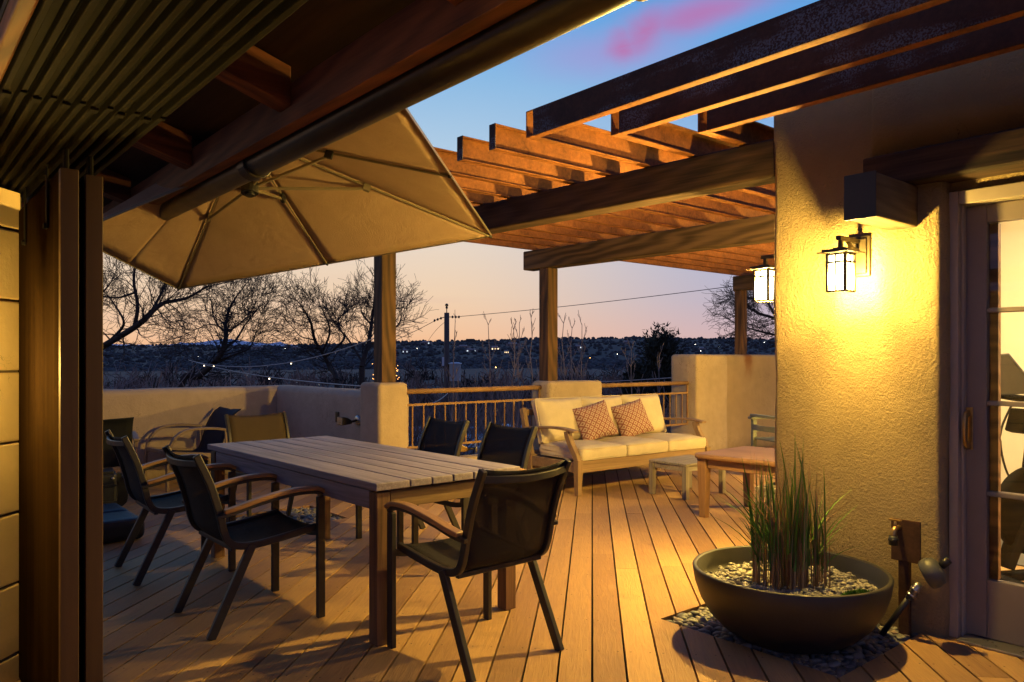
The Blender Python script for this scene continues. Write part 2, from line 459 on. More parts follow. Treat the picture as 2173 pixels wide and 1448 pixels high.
DECK_ANG = R(46)
M = dict(
    deck=deck_mat(DECK_ANG),
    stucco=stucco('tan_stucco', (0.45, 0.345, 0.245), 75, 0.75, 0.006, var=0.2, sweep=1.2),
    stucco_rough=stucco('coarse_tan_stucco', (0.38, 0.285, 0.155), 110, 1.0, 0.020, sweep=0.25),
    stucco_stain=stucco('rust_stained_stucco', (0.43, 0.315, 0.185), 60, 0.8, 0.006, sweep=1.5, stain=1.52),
    beam=wood('dark_rough_timber', (0.016, 0.010, 0.007), (0.085, 0.047, 0.028), 'Y', 26, 0.75, 0.5, 0.5, 0.12),
    beam_grey=wood('weathered_knotty_timber', (0.038, 0.023, 0.015), (0.12, 0.072, 0.046), 'Y', 22, 0.8, 0.5, 0.4, 0.28),
    post=wood('brown_post_timber', (0.030, 0.014, 0.007), (0.12, 0.060, 0.026), 'Z', 24, 0.7, 0.4, 0.5, 0.25),
    corbel=wood('corbel_timber', (0.05, 0.032, 0.018), (0.15, 0.10, 0.058), 'X', 20, 0.75, 0.4, 0.5, 0.15),
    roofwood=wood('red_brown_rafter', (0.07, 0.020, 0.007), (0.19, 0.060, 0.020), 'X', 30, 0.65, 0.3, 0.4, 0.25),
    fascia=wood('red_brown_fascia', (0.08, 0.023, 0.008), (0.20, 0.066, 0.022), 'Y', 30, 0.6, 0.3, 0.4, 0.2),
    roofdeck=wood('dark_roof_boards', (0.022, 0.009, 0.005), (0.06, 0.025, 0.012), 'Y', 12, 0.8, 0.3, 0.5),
    trim=wood('orange_pine_trim', (0.16, 0.055, 0.018), (0.34, 0.14, 0.045), 'Y', 20, 0.5, 0.25, 0.3, 0.4),
    table=wood('grey_weathered_teak', (0.14, 0.115, 0.14), (0.35, 0.295, 0.36), 'Y', 34, 0.55, 0.4, 0.5),
    table_x=wood('brown_teak_apron', (0.13, 0.075, 0.038), (0.27, 0.165, 0.085), 'X', 34, 0.7, 0.35, 0.4),
    table_leg=wood('red_brown_teak_leg', (0.075, 0.035, 0.020), (0.20, 0.105, 0.058), 'Z', 34, 0.65, 0.35, 0.5),
    arm=wood('oiled_teak_arm', (0.22, 0.11, 0.045), (0.40, 0.225, 0.105), 'Y', 34, 0.45, 0.2, 0.3),
    sofa=wood('light_teak_sofa', (0.20, 0.125, 0.07), (0.34, 0.225, 0.135), 'X', 30, 0.6, 0.2, 0.3),
    sofa_z=wood('light_teak_upright', (0.20, 0.125, 0.07), (0.34, 0.225, 0.135), 'Z', 30, 0.6, 0.2, 0.3),
    coffee=wood('warm_teak_coffee', (0.19, 0.10, 0.052), (0.33, 0.19, 0.105), 'Y', 30, 0.5, 0.2, 0.3),
    coffee_leg=wood('warm_teak_leg', (0.20, 0.105, 0.055), (0.33, 0.19, 0.105), 'Z', 30, 0.5, 0.2, 0.3),
    grey_stool=wood('silver_grey_teak', (0.17, 0.145, 0.125), (0.37, 0.325, 0.29), 'X', 30, 0.75, 0.35, 0.4),
    grey_leg=wood('silver_grey_leg', (0.15, 0.125, 0.10), (0.32, 0.275, 0.235), 'Z', 30, 0.75, 0.35, 0.4),
    lounge=wood('pale_bent_wood', (0.21, 0.14, 0.085), (0.36, 0.26, 0.17), 'Y', 26, 0.6, 0.2, 0.3),
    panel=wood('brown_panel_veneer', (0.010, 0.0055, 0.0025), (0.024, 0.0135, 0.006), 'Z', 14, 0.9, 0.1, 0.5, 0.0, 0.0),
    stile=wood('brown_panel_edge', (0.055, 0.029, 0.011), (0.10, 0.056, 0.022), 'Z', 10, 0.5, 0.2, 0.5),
    grey_chair=wood('green_grey_painted_slats', (0.13, 0.14, 0.12), (0.20, 0.215, 0.19), 'X', 20, 0.6, 0.2, 0.3),
    metal=plain('charcoal_powder_metal', (0.034, 0.030, 0.032), 0.42, 0.3, 0.15, 30),
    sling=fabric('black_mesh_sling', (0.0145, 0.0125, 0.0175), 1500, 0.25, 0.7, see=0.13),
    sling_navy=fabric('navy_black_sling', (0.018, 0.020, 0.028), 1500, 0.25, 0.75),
    sling_lit=fabric('lamplit_black_sling', (0.06, 0.042, 0.026), 1500, 0.25, 0.8),  # the black sling again, with lamplight put into its colour
    cream=fabric('cream_outdoor_linen', (0.60, 0.51, 0.38), 800, 0.25, 0.95, wrinkle=0.5, var=0.12),
    pillow=pattern_mat(),
    canopy=fabric('taupe_canopy_cloth', (0.50, 0.345, 0.24), 1500, 0.8, 0.85, wrinkle=1.6, var=0.08),
    rib=plain('champagne_rib_metal', (0.22, 0.18, 0.125), 0.4, 0.4, 0.1, 20),
    black=plain('black_plastic', (0.012, 0.012, 0.013), 0.45, 0, 0.2, 20, 0.15, 120),
    rust=rust('rusty_steel_joist', 0.0, ((0.075, 0.026, 0.009), (0.33, 0.120, 0.036))),
    rust_frost=rust('scaled_dark_steel', 0.8, ((0.030, 0.013, 0.009), (0.085, 0.033, 0.018))),
    rust_plate=rust('brown_rust_plate', 0.0, ((0.045, 0.022, 0.012), (0.12, 0.055, 0.026))),
    rail=rust('tan_rusted_rail', 0.0, ((0.19, 0.10, 0.045), (0.36, 0.215, 0.11))),
    gutter=plain('dark_bronze_gutter', (0.035, 0.028, 0.020), 0.38, 0.4, 0.2, 8),
    track=plain('dark_bronze_track', (0.007, 0.0055, 0.0042), 0.75, 0.0, 0.2, 10, spec=0.15),
    track_gap=plain('black_track_channel', (0.008, 0.007, 0.006), 0.7, 0, 0.1),
    bronze=plain('lantern_bronze', (0.055, 0.042, 0.026), 0.4, 0.5, 0.2, 20),
    pane=emit('lantern_pane', (1.0, 0.86, 0.50), 3.2, True),
    bulb_fairy=emit('fairy_bulb', (1.0, 0.42, 0.10), 6.0),
    bulb_string=emit('warm_string_bulb', (1.0, 0.80, 0.50), 7.0),
    bulb_white=emit('white_bulb', (1.0, 0.90, 0.70), 14.0),
    bulb_amber=emit('amber_lamp', (1.0, 0.50, 0.12), 16.0),
    win_lit=emit('lit_window', (1.0, 0.72, 0.38), 2.5),
    win_cool=emit('cool_lit_window', (0.75, 0.88, 1.0), 1.2),
    ceiling_lamp=emit('room_lamp_disc', (1.0, 0.80, 0.50), 6.0),
    door=plain('mauve_grey_door_paint', (0.20, 0.165, 0.155), 0.5, 0, 0.06, 6),
    frame=plain('taupe_frame_paint', (0.34, 0.285, 0.235), 0.5, 0, 0.08, 6),
    brass=plain('aged_brass', (0.42, 0.27, 0.10), 0.32, 0.85, 0.2, 25),
    steel=plain('brushed_steel', (0.45, 0.43, 0.40), 0.3, 0.9, 0.1, 25),
    glass=glass('door_glass'),
    plaster=plain('cream_room_wall', (0.78, 0.70, 0.54), 0.85, 0, 0.04, 3),
    room_floor=wood('honey_oak_floor', (0.36, 0.17, 0.06), (0.55, 0.30, 0.12), 'Y', 8, 0.4, 0.1, 0.4),
    bike_black=plain('matte_black_bike', (0.008, 0.008, 0.008), 0.8, 0, 0.2, 20, spec=0.06),
    rubber=plain('grey_rubber_mat', (0.10, 0.095, 0.09), 0.8, 0, 0.1, 40),
    bowl=plain('charcoal_cast_bowl', (0.021, 0.019, 0.017), 0.5, 0, 0.4, 4, 0.15, 90),
    soil=plain('dark_soil', (0.02, 0.015, 0.01), 0.95, 0, 0.4, 40, 0.6, 80),
    dark=plain('underdeck_shade', (0.006, 0.005, 0.004), 0.95, 0, 0.2),
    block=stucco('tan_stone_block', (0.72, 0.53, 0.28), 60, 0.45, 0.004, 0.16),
    joint=plain('block_joint', (0.12, 0.085, 0.05), 0.9, 0, 0.1),
    pole=wood('utility_pole_wood', (0.06, 0.045, 0.038), (0.15, 0.115, 0.095), 'Z', 8, 0.9, 0.3, 0.4),
    can_grey=plain('dull_grey_cap', (0.075, 0.075, 0.07), 0.5, 0, 0.15, 20),
    can=plain('pale_grey_transformer', (0.62, 0.68, 0.72), 0.5, 0.0, 0.1, 3),
    wire=plain('wire', (0.05, 0.05, 0.06), 0.6),
    cable=plain('pale_cable', (0.40, 0.38, 0.36), 0.6),
    bark=plain('dark_bark', (0.036, 0.027, 0.024), 0.95, 0, 0.35, 6, 0.5, 20),
    twig=plain('dark_twig', (0.032, 0.025, 0.024), 0.95, 0, 0.3, 2),
    twig_pale=plain('grey_twig', (0.25, 0.195, 0.18), 0.95, 0, 0.35, 0.6),
    twig_rust=plain('russet_twig', (0.22, 0.145, 0.12), 0.95, 0, 0.4, 0.4),
    juniper=plain('juniper_needles', (0.030, 0.036, 0.024), 0.9, 0, 0.5, 1.5),
    scrub=plain('hill_scrub', (0.060, 0.060, 0.062), 0.95, 0, 0.5, 0.05),
    ground=plain('dry_valley_ground', (0.060, 0.050, 0.047), 0.95, 0, 0.3, 0.02),
    hazy_snow=plain('haze_blue_snow_mountain', (0.70, 0.72, 0.86), 0.95, 0, 0.25, 0.0009),  # snow colour tinted with the blue haze of distance
    adobe=plain('pale_adobe', (0.30, 0.245, 0.21), 0.9, 0, 0.1, 0.5),
    flatroof=plain('pale_membrane_roof', (0.40, 0.43, 0.47), 0.7, 0, 0.2, 0.8),
)


def pebble_mat(name, cols):
    m_, n, b = mat(name)
    geo = n.new('ShaderNodeNewGeometry')
    c = n.ramp(geo.outputs['Random Per Island'], [(i / (len(cols) - 1), (*c_, 1)) for i, c_ in enumerate(cols)])
    v = n.coord()
    c = n.mix(n.m('MULTIPLY', n.noise(v, 60, 4, 0.6), 0.5), c, (0.03, 0.03, 0.032, 1))
    n.put(b.inputs['Base Color'], c)
    b.inputs['Roughness'].default_value = 0.48
    n.put(b.inputs['Normal'], n.bump(n.noise(v, 200, 3), 0.15, 0.003))
    return m_


M['pebble'] = pebble_mat('dark_river_pebbles', [(0.09, 0.093, 0.10), (0.17, 0.17, 0.175), (0.27, 0.26, 0.25), (0.13, 0.12, 0.112), (0.34, 0.26, 0.18), (0.11, 0.112, 0.125)])
M['pebble_pale'] = pebble_mat('pale_river_pebbles', [(0.20, 0.19, 0.165), (0.36, 0.33, 0.27), (0.27, 0.26, 0.24), (0.44, 0.39, 0.30), (0.16, 0.155, 0.15)])


def leafy(name, a, b_):
    m_, n, b = mat(name)
    geo = n.new('ShaderNodeNewGeometry')
    c = n.ramp(geo.outputs['Random Per Island'], [(0, (*a, 1)), (1, (*b_, 1))])
    n.put(b.inputs['Base Color'], c)
    b.inputs['Roughness'].default_value = 0.6
    b.inputs['Specular IOR Level'].default_value = 0.3
    return m_


M['reed_green'] = leafy('reed_green', (0.045, 0.13, 0.015), (0.17, 0.32, 0.05))
M['reed_dry'] = leafy('reed_dry', (0.24, 0.115, 0.045), (0.50, 0.33, 0.16))
M['moss'] = leafy('bright_moss', (0.05, 0.13, 0.015), (0.12, 0.24, 0.03))


# ------------------------------------------------------------------ mesh building
class MB:
    def __init__(s):
        s.v = []
        s.f = []

    def add(s, vs, fs):
        o = len(s.v)
        s.v += [tuple(x) for x in vs]
        s.f += [tuple(i + o for i in f) for f in fs]
        return s

    def box(s, c, d, rot=None):
        hx, hy, hz = d[0] / 2, d[1] / 2, d[2] / 2
        vs = [Vector((x, y, z)) for x in (-hx, hx) for y in (-hy, hy) for z in (-hz, hz)]
        if rot is not None:
            vs = [rot @ v for v in vs]
        c = Vector(c)
        return s.add([v + c for v in vs], [(0, 1, 3, 2), (4, 6, 7, 5), (0, 4, 5, 1), (2, 3, 7, 6), (0, 2, 6, 4), (1, 5, 7, 3)])

    def span(s, lo, hi):
        return s.box([(a + b) / 2 for a, b in zip(lo, hi)], [b - a for a, b in zip(lo, hi)])

    def sweep(s, path, prof, up=(0, 0, 1), closed=False, taper=None):
        path = [Vector(p_) for p_ in path]
        n, k = len(path), len(prof)
        vs, fs = [], []
        for i, p_ in enumerate(path):
            if closed:
                t = path[(i + 1) % n] - path[i - 1]
            else:
                t = path[min(i + 1, n - 1)] - path[max(i - 1, 0)]
            t.normalize()
            side = t.cross(Vector(up))
            if side.length < 1e-4:
                side = t.cross(Vector((1, 0, 0)))
            side.normalize()
            u_ = side.cross(t).normalized()
            sc_ = taper[i] if taper else 1.0
            for a, b in prof:
                vs.append(p_ + side * a * sc_ + u_ * b * sc_)
        rng = range(n if closed else n - 1)
        for i in rng:
            j = (i + 1) % n
            for q_ in range(k):
                r_ = (q_ + 1) % k
                fs.append((i * k + q_, i * k + r_, j * k + r_, j * k + q_))
        if not closed:
            fs.append(tuple(range(k))[::-1])
            fs.append(tuple((n - 1) * k + q_ for q_ in range(k)))
        return s.add(vs, fs)

    def bar(s, path, w_, h_, up=(0, 0, 1), taper=None):
        return s.sweep(path, [(-w_ / 2, -h_ / 2), (w_ / 2, -h_ / 2), (w_ / 2, h_ / 2), (-w_ / 2, h_ / 2)], up, taper=taper)

    def tube(s, path, r, n=10, up=(0, 0, 1), closed=False, taper=None):
        return s.sweep(path, [(math.cos(2 * PI * i / n) * r, math.sin(2 * PI * i / n) * r) for i in range(n)], up, closed, taper)

    def lathe(s, prof, n=32, c=(0, 0, 0)):
        """prof: (r, z) open line"""
        vs, fs = [], []
        for r_, z in prof:
            for i in range(n):
                a = 2 * PI * i / n
                vs.append((c[0] + r_ * math.cos(a), c[1] + r_ * math.sin(a), c[2] + z))
        for j in range(len(prof) - 1):
            for i in range(n):
                k = (i + 1) % n
                fs.append((j * n + i, j * n + k, (j + 1) * n + k, (j + 1) * n + i))
        if prof[0][0] > 1e-5:
            fs.append(tuple(range(n))[::-1])
        if prof[-1][0] > 1e-5:
            fs.append(tuple((len(prof) - 1) * n + i for i in range(n)))
        return s.add(vs, fs)

    def prism(s, poly, z0, z1):
        n = len(poly)
        vs = [(x, y, z0) for x, y in poly] + [(x, y, z1) for x, y in poly]
        fs = [tuple(range(n))[::-1], tuple(range(n, 2 * n))]
        fs += [(i, (i + 1) % n, n + (i + 1) % n, n + i) for i in range(n)]
        return s.add(vs, fs)

    def ball(s, c, r, n=8, m_=6, sq=(1, 1, 1)):
        vs, fs = [], []
        for j in range(1, m_):
            ph = PI * j / m_
            for i in range(n):
                a = 2 * PI * i / n
                vs.append((c[0] + r * sq[0] * math.sin(ph) * math.cos(a), c[1] + r * sq[1] * math.sin(ph) * math.sin(a), c[2] + r * sq[2] * math.cos(ph)))
        t, b = len(vs), len(vs) + 1
        vs += [(c[0], c[1], c[2] + r * sq[2]), (c[0], c[1], c[2] - r * sq[2])]
        for j in range(m_ - 2):
            for i in range(n):
                k = (i + 1) % n
                fs.append((j * n + i, (j + 1) * n + i, (j + 1) * n + k, j * n + k))
        for i in range(n):
            k = (i + 1) % n
            fs.append((t, i, k))
            fs.append((b, (m_ - 2) * n + k, (m_ - 2) * n + i))
        return s.add(vs, fs)

    def build(s, name, m_, parent=None, smooth=False, bevel=0.0, seg=2, sub=0):
        me = bpy.data.meshes.new(name)
        me.from_pydata(s.v, [], s.f)
        bm = bmesh.new()
        bm.from_mesh(me)
        bmesh.ops.recalc_face_normals(bm, faces=bm.faces)
        bm.to_mesh(me)
        bm.free()
        return link(name, me, m_, parent, smooth, bevel, seg, sub)


def link(name, me, m_, parent=None, smooth=False, bevel=0.0, seg=2, sub=0):
    me.materials.append(M[m_] if isinstance(m_, str) else m_)
    if smooth:
        me.polygons.foreach_set('use_smooth', [True] * len(me.polygons))
    o = bpy.data.objects.new(name, me)
    COL.objects.link(o)
    if parent:
        o.parent = parent
    if bevel:
        b = o.modifiers.new('bevel', 'BEVEL')
        b.width = bevel
        b.segments = seg
        b.limit_method = 'ANGLE'
        b.angle_limit = R(40)
        b.use_clamp_overlap = True
    if sub:
        sd = o.modifiers.new('subdiv', 'SUBSURF')
        sd.levels = sd.render_levels = sub
    return o


def tag(o, label=None, cat=None, group=None, kind=None):
    if label:
        o['label'] = label
    if cat:
        o['category'] = cat
    if group:
        o['group'] = group
    if kind:
        o['kind'] = kind
    return o


def thing(name, label, cat, loc=(0, 0, 0), rz=0.0, group=None):
    o = bpy.data.objects.new(name, None)
    o.empty_display_size = 0.1
    COL.objects.link(o)
    o.location = loc
    o.rotation_euler = (0, 0, rz)
    return tag(o, label, cat, group)


def dup(root, loc, rz, label):
    """copy of a thing with its parts and sub-parts"""
    r_ = root.copy()
    COL.objects.link(r_)
    r_.location = loc
    r_.rotation_euler = (0, 0, rz)
    r_['label'] = label
    for ch in list(root.children):
        c = ch.copy()
        COL.objects.link(c)
        c.parent = r_
        for g in list(ch.children):
            d = g.copy()
            COL.objects.link(d)
            d.parent = c
    return r_


def adobe(name, boxes, m_, parent=None, r=0.06, wob=0.012, step=0.16, loc=(0, 0, 0), seed=0):
    """hand-plastered masonry: a box with soft rounded edges and a slightly wavy face"""
    bm = bmesh.new()
    for lo, hi in boxes:
        b2 = bmesh.new()
        bmesh.ops.create_cube(b2, size=1)
        for v in b2.verts:
            v.co = Vector([(a + b) / 2 + c * (b - a) for a, b, c in zip(lo, hi, v.co)])
        ed = [e for e in b2.edges if not all(abs(v.co.z - lo[2]) < 1e-5 for v in e.verts)]
        bmesh.ops.bevel(b2, geom=ed, offset=r, segments=5, profile=0.5, affect='EDGES', clamp_overlap=True)
        for ax in range(3):
            n = int((hi[ax] - lo[ax]) / step)
            for i in range(1, n):
                co = [0, 0, 0]
                no = [0, 0, 0]
                co[ax] = lo[ax] + (hi[ax] - lo[ax]) * i / n
                no[ax] = 1
                bmesh.ops.bisect_plane(b2, geom=b2.verts[:] + b2.edges[:] + b2.faces[:], plane_co=co, plane_no=no)
        tmp = bpy.data.meshes.new('t')
        b2.to_mesh(tmp)
        bm.from_mesh(tmp)
        bpy.data.meshes.remove(tmp)
        b2.free()
    bm.normal_update()
    for v in bm.verts:
        d = noise.noise(v.co * 1.7 + Vector((seed, 3, 1))) * wob + noise.noise(v.co * 5 + Vector((seed, 7, 2))) * wob * 0.35
        if v.co.z < 0.02:
            d *= 0.3
        v.co += v.normal * d - Vector(loc)
    for v in bm.verts:
        pass
    me = bpy.data.meshes.new(name)
    bm.to_mesh(me)
    bm.free()
    o = link(name, me, m_, parent, True)
    o.location = loc
    return o


def arc(c, r, a0, a1, n, plane='yz', fixed=0.0):
    out = []
    for i in range(n + 1):
        a = a0 + (a1 - a0) * i / n
        p_ = (c[0] + r * math.cos(a), c[1] + r * math.sin(a))
        out.append((fixed, p_[0], p_[1]) if plane == 'yz' else (p_[0], fixed, p_[1]))
    return out


def smooth_path(pts, n=6):
    """Catmull-Rom through pts"""
    pts = [Vector(p_) for p_ in pts]
    P_ = [pts[0] * 2 - pts[1]] + pts + [pts[-1] * 2 - pts[-2]]
    out = []
    for i in range(1, len(P_) - 2):
        a, b, c, d = P_[i - 1], P_[i], P_[i + 1], P_[i + 2]
        for k in range(n):
            t = k / n
            out.append(0.5 * ((2 * b) + (c - a) * t + (2 * a - 5 * b + 4 * c - d) * t * t + (3 * b - a - 3 * c + d) * t ** 3))
    out.append(pts[-1])
    return out


def npmesh(name, V, F, m_, parent=None, smooth=False):
    """V (n,3), F (m,k) numpy"""
    me = bpy.data.meshes.new(name)
    k = F.shape[1]
    me.vertices.add(len(V))
    me.vertices.foreach_set('co', np.ascontiguousarray(V, dtype=np.float32).ravel())
    me.loops.add(F.size)
    me.loops.foreach_set('vertex_index', np.ascontiguousarray(F, dtype=np.int32).ravel())
    me.polygons.add(len(F))
    me.polygons.foreach_set('loop_start', np.arange(0, F.size, k, dtype=np.int32))
    me.polygons.foreach_set('loop_total', np.full(len(F), k, dtype=np.int32))
    me.update(calc_edges=True)
    return link(name, me, m_, parent, smooth)


# ------------------------------------------------------------------ deck
PITS = [((3.05, 1.54), (3.93, 2.47)), ((2.28, 5.72), (3.02, 6.42))]
NOTCH = (3.78, 6.40)        # beyond this corner there is no deck


def build_deck():
    rng = random.Random(4)
    d = Vector((math.sin(DECK_ANG), math.cos(DECK_ANG), 0))
    n = Vector((math.cos(DECK_ANG), -math.sin(DECK_ANG), 0))
    pitch, gap = 0.143, 0.0098
    X0, X1, Y0, Y1 = -2.2, 11.6, -1.6, 9.0
    bm = bmesh.new()
    cs = [Vector((x, y, 0)) for x in (X0, X1) for y in (Y0, Y1)]
    k0 = int(math.floor(min(c.dot(n) for c in cs) / pitch)) - 1
    k1 = int(math.ceil(max(c.dot(n) for c in cs) / pitch)) + 1
    t0, t1 = min(c.dot(d) for c in cs), max(c.dot(d) for c in cs)
    for k in range(k0, k1):
        a, b = k * pitch + gap / 2, (k + 1) * pitch - gap / 2
        t = t0 - rng.uniform(0, 3.6)
        while t < t1:
            e = t + 3.66
            q_ = [n * a + d * (t + 0.0015), n * b + d * (t + 0.0015), n * b + d * (e - 0.0015), n * a + d * (e - 0.0015)]
            dz = rng.uniform(-0.0012, 0.0012)
            bm.faces.new([bm.verts.new((v.x, v.y, dz)) for v in q_])
            t = e
    def cut(co, no, **kw):
        bmesh.ops.bisect_plane(bm, geom=bm.verts[:] + bm.edges[:] + bm.faces[:], plane_co=co, plane_no=no, **kw)
    cut((X0, 0, 0), (-1, 0, 0), clear_outer=True)
    cut((X1, 0, 0), (1, 0, 0), clear_outer=True)
    cut((0, Y0, 0), (0, -1, 0), clear_outer=True)
    cut((0, Y1, 0), (0, 1, 0), clear_outer=True)
    def drop(lo, hi):
        fs = bm.faces[:]
        for ax in (0, 1):
            for val in (lo[ax], hi[ax]):
                near = [f for f in bm.faces if any(v.co.x > lo[0] - 0.3 and v.co.x < hi[0] + 0.3 or True for v in f.verts)]
                co, no = [0, 0, 0], [0, 0, 0]
                co[ax], no[ax] = val, 1
                cut(co, no)
        kill = [f for f in bm.faces if lo[0] < f.calc_center_median().x < hi[0] and lo[1] < f.calc_center_median().y < hi[1]]
        bmesh.ops.delete(bm, geom=kill, context='FACES')
    drop(NOTCH, (X1 + 1, Y1 + 1))
    for lo, hi in PITS:
        drop(lo, hi)
    ed = [e for e in bm.edges if e.is_boundary]
    r_ = bmesh.ops.extrude_edge_only(bm, edges=ed)
    for v in r_['geom']:
        if isinstance(v, bmesh.types.BMVert):
            v.co.z -= 0.026
    bmesh.ops.recalc_face_normals(bm, faces=bm.faces)
    me = bpy.data.meshes.new('deck')
    bm.to_mesh(me)
    bm.free()
    tag(link('deck', me, 'deck'), kind='structure')
    s = MB()
    for lo, hi in (((-2.3, -1.7), (3.78, 9.0)), ((3.781, -1.7), (11.7, 6.4))):
        s.span((*lo, -0.20), (*hi, -0.075))
    tag(s.build('deck_shade_sheet', 'dark'), kind='structure')  # near-black sheet standing for the shade below the board gaps


build_deck()


def pebbles(name, lo, hi, z, count, size, m_, label, seed, inside=lambda x, y: True, zf=None, detail=2):
    rng = np.random.default_rng(seed)
    bm = bmesh.new()
    bmesh.ops.create_icosphere(bm, subdivisions=detail, radius=1)
    base = np.array([v.co[:] for v in bm.verts])
    faces = np.array([[v.index for v in f.verts] for f in bm.faces])
    bm.free()
    Vs, Fs = [], []
    n = 0
    while n < count:
        x, y = rng.uniform(lo[0], hi[0]), rng.uniform(lo[1], hi[1])
        if not inside(x, y):
            continue
        a = rng.uniform(*size)
        sc_ = np.array([a, a * rng.uniform(0.58, 0.85), a * rng.uniform(0.30, 0.5)])
        v = base * sc_
        v = np.sign(v) * np.abs(v / sc_) ** rng.uniform(0.85, 1.0) * sc_
        v[:, 0] += v[:, 1] * rng.uniform(-0.3, 0.3)
        t = rng.uniform(0, 2 * PI)
        rot = Matrix.Rotation(t, 3, 'Z') @ Matrix.Rotation(rng.normal(0, 0.28), 3, 'X') @ Matrix.Rotation(rng.normal(0, 0.25), 3, 'Y')
        v = v @ np.array(rot).T
        zz_ = (zf(x, y) if zf else z) + rng.uniform(-0.012, 0.010)
        Vs.append(v + np.array([x, y, zz_]))
        Fs.append(faces + n * len(base))
        n += 1
    o = npmesh(name, np.concatenate(Vs), np.concatenate(Fs), m_, None, True)
    return tag(o, label, 'pebbles', kind='stuff')


pebbles('pebble_bed', (3.065, 1.555), (3.92, 2.455), -0.022, 1500, (0.017, 0.032), 'pebble', 'dark river pebbles filling the square opening in the deck under the bowl', 1)
pebbles('pebble_bed', (2.30, 5.74), (3.0, 6.40), -0.022, 700, (0.02, 0.034), 'pebble', 'grey pebbles filling the deck opening beyond the dining table', 2, detail=1)
soil = MB().span((3.05, 1.54, -0.07), (3.93, 2.47, -0.05)).span((2.28, 5.72, -0.07), (3.02, 6.42, -0.05)).build('pit_soil', 'soil')
tag(soil, kind='structure')

# ------------------------------------------------------------------ parapets, pillars, railings
GP = 'stucco piers along the deck edge'
adobe_l = adobe('parapet_wall', [((-2.2, 8.77, -0.1), (4.0, 9.05, 1.0)), ((3.70, 6.25, -0.1), (3.98, 9.04, 1.0))], 'stucco', r=0.07, seed=1, loc=(3.7, 8.77, 0))
tag(adobe_l, 'low L-shaped stucco parapet wall enclosing the deck corner behind the dining table', 'wall')
tag(adobe('stucco_pier', [((3.55, 6.12, -0.1), (3.87, 6.50, 1.10))], 'stucco', r=0.045, seed=2, loc=(3.71, 6.3, 0)), 'narrow stucco pier with the timber post behind the dining table on top', 'pier', GP)
tag(adobe('stucco_pier', [((5.66, 6.12, -0.1), (6.53, 6.42, 1.075))], 'stucco', r=0.05, seed=3, loc=(6.1, 6.3, 0)), 'wide low stucco pier behind the left end of the sofa', 'pier', GP)
tag(adobe('stucco_pier', [((8.29, 6.10, -0.1), (8.98, 6.55, 1.385))], 'stucco', r=0.045, seed=4, loc=(8.6, 6.3, 0)), 'tall stucco pier brightly lit beyond the right end of the sofa', 'pier', GP)
tag(adobe('parapet_wall', [((8.90, 6.36, -0.1), (12.2, 6.62, 1.39))], 'stucco_stain', r=0.05, seed=5, loc=(8.35, 6.5, 0)), 'higher stucco parapet with rust streaks under a post beside the tall pier', 'wall')
tag(adobe('deck_curb', [((3.85, 6.16, -0.1), (5.68, 6.36, 0.335)), ((6.5, 6.16, -0.1), (8.32, 6.36, 0.335))], 'stucco', r=0.04, seed=6, loc=(6, 6.2, 0)), 'low stucco curb under the metal railing', 'curb')


def railing(x0, x1, label):
    t = thing('metal_railing', label, 'railing', (x0, 6.26, 0), 0, 'rusted metal railings between the piers')
    L = x1 - x0
    MB().tube([(-0.02, 0, 1.005), (L + 0.02, 0, 1.005)], 0.026, 14).build('top_rail', 'rail', t, True)
    MB().box((L / 2, 0, 0.875), (L - 0.02, 0.014, 0.022)).build('upper_bar', 'rail', t)
    MB().box((L / 2, 0, 0.465), (L - 0.02, 0.014, 0.022)).build('lower_bar', 'rail', t)
    n = int(round(L / 0.125))
    for x in (0.018, L - 0.018):
        MB().box((x, 0, 0.73), (0.018, 0.018, 0.52)).build('end_post', 'rail', t)
    for i in range(1, n):
        MB().box((L * i / n, 0, 0.67), (0.012, 0.012, 0.4)).build('baluster', 'rail', t)


railing(3.87, 5.66, 'rusty tan metal railing left of the sofa, from the narrow pier to the wide pier')
railing(6.53, 8.30, 'rusty tan metal railing behind the sofa, from the wide pier to the tall pier')

# ------------------------------------------------------------------ pergola
perg = thing('pergola', 'steel and timber pergola with rusted joists over the seating side of the deck', 'pergola', (3.69, 6.3, 0))


def pbox(name, lo, hi, m_, bevel=0.006):
    o = Vector((3.69, 6.3, 0))
    c = Vector([(a + b) / 2 for a, b in zip(lo, hi)]) - o
    d = [b - a for a, b in zip(lo, hi)]
    ob = MB().box((0, 0, 0), d).build(name, m_, perg, bevel=bevel)
    ob.location = c
    return ob




def skew_beam(far, near, m_):
    """the two near beams run a few degrees off square to the house"""
    a, b_ = Vector((*far, 0)), Vector((*near, 0))
    o = MB().box((0, 0, 0), (0.17, (a - b_).length, 0.215)).build('beam', m_, perg, bevel=0.012)
    o.location = (a + b_) / 2 + Vector((0, 0, 2.4425)) - Vector((3.69, 6.3, 0))
    o.rotation_euler = (0, 0, -math.atan2((a - b_).x, (a - b_).y))
    return o


skew_beam((3.715, 6.52), (3.955, 2.28), 'beam')
skew_beam((5.80, 6.62), (6.02, 2.20), 'beam_grey')
pbox('beam', (9.78, 0.6, 2.335), (9.96, 6.57, 2.55), 'beam', 0.012)
pbox('post', (3.645, 6.23, 1.05), (3.80, 6.385, 2.334), 'post', 0.008)
pbox('post', (5.74, 6.22, 1.03), (5.89, 6.37, 2.334), 'post', 0.008)
pbox('post', (9.80, 6.42, 1.34), (9.93, 6.55, 2.334), 'post', 0.008)


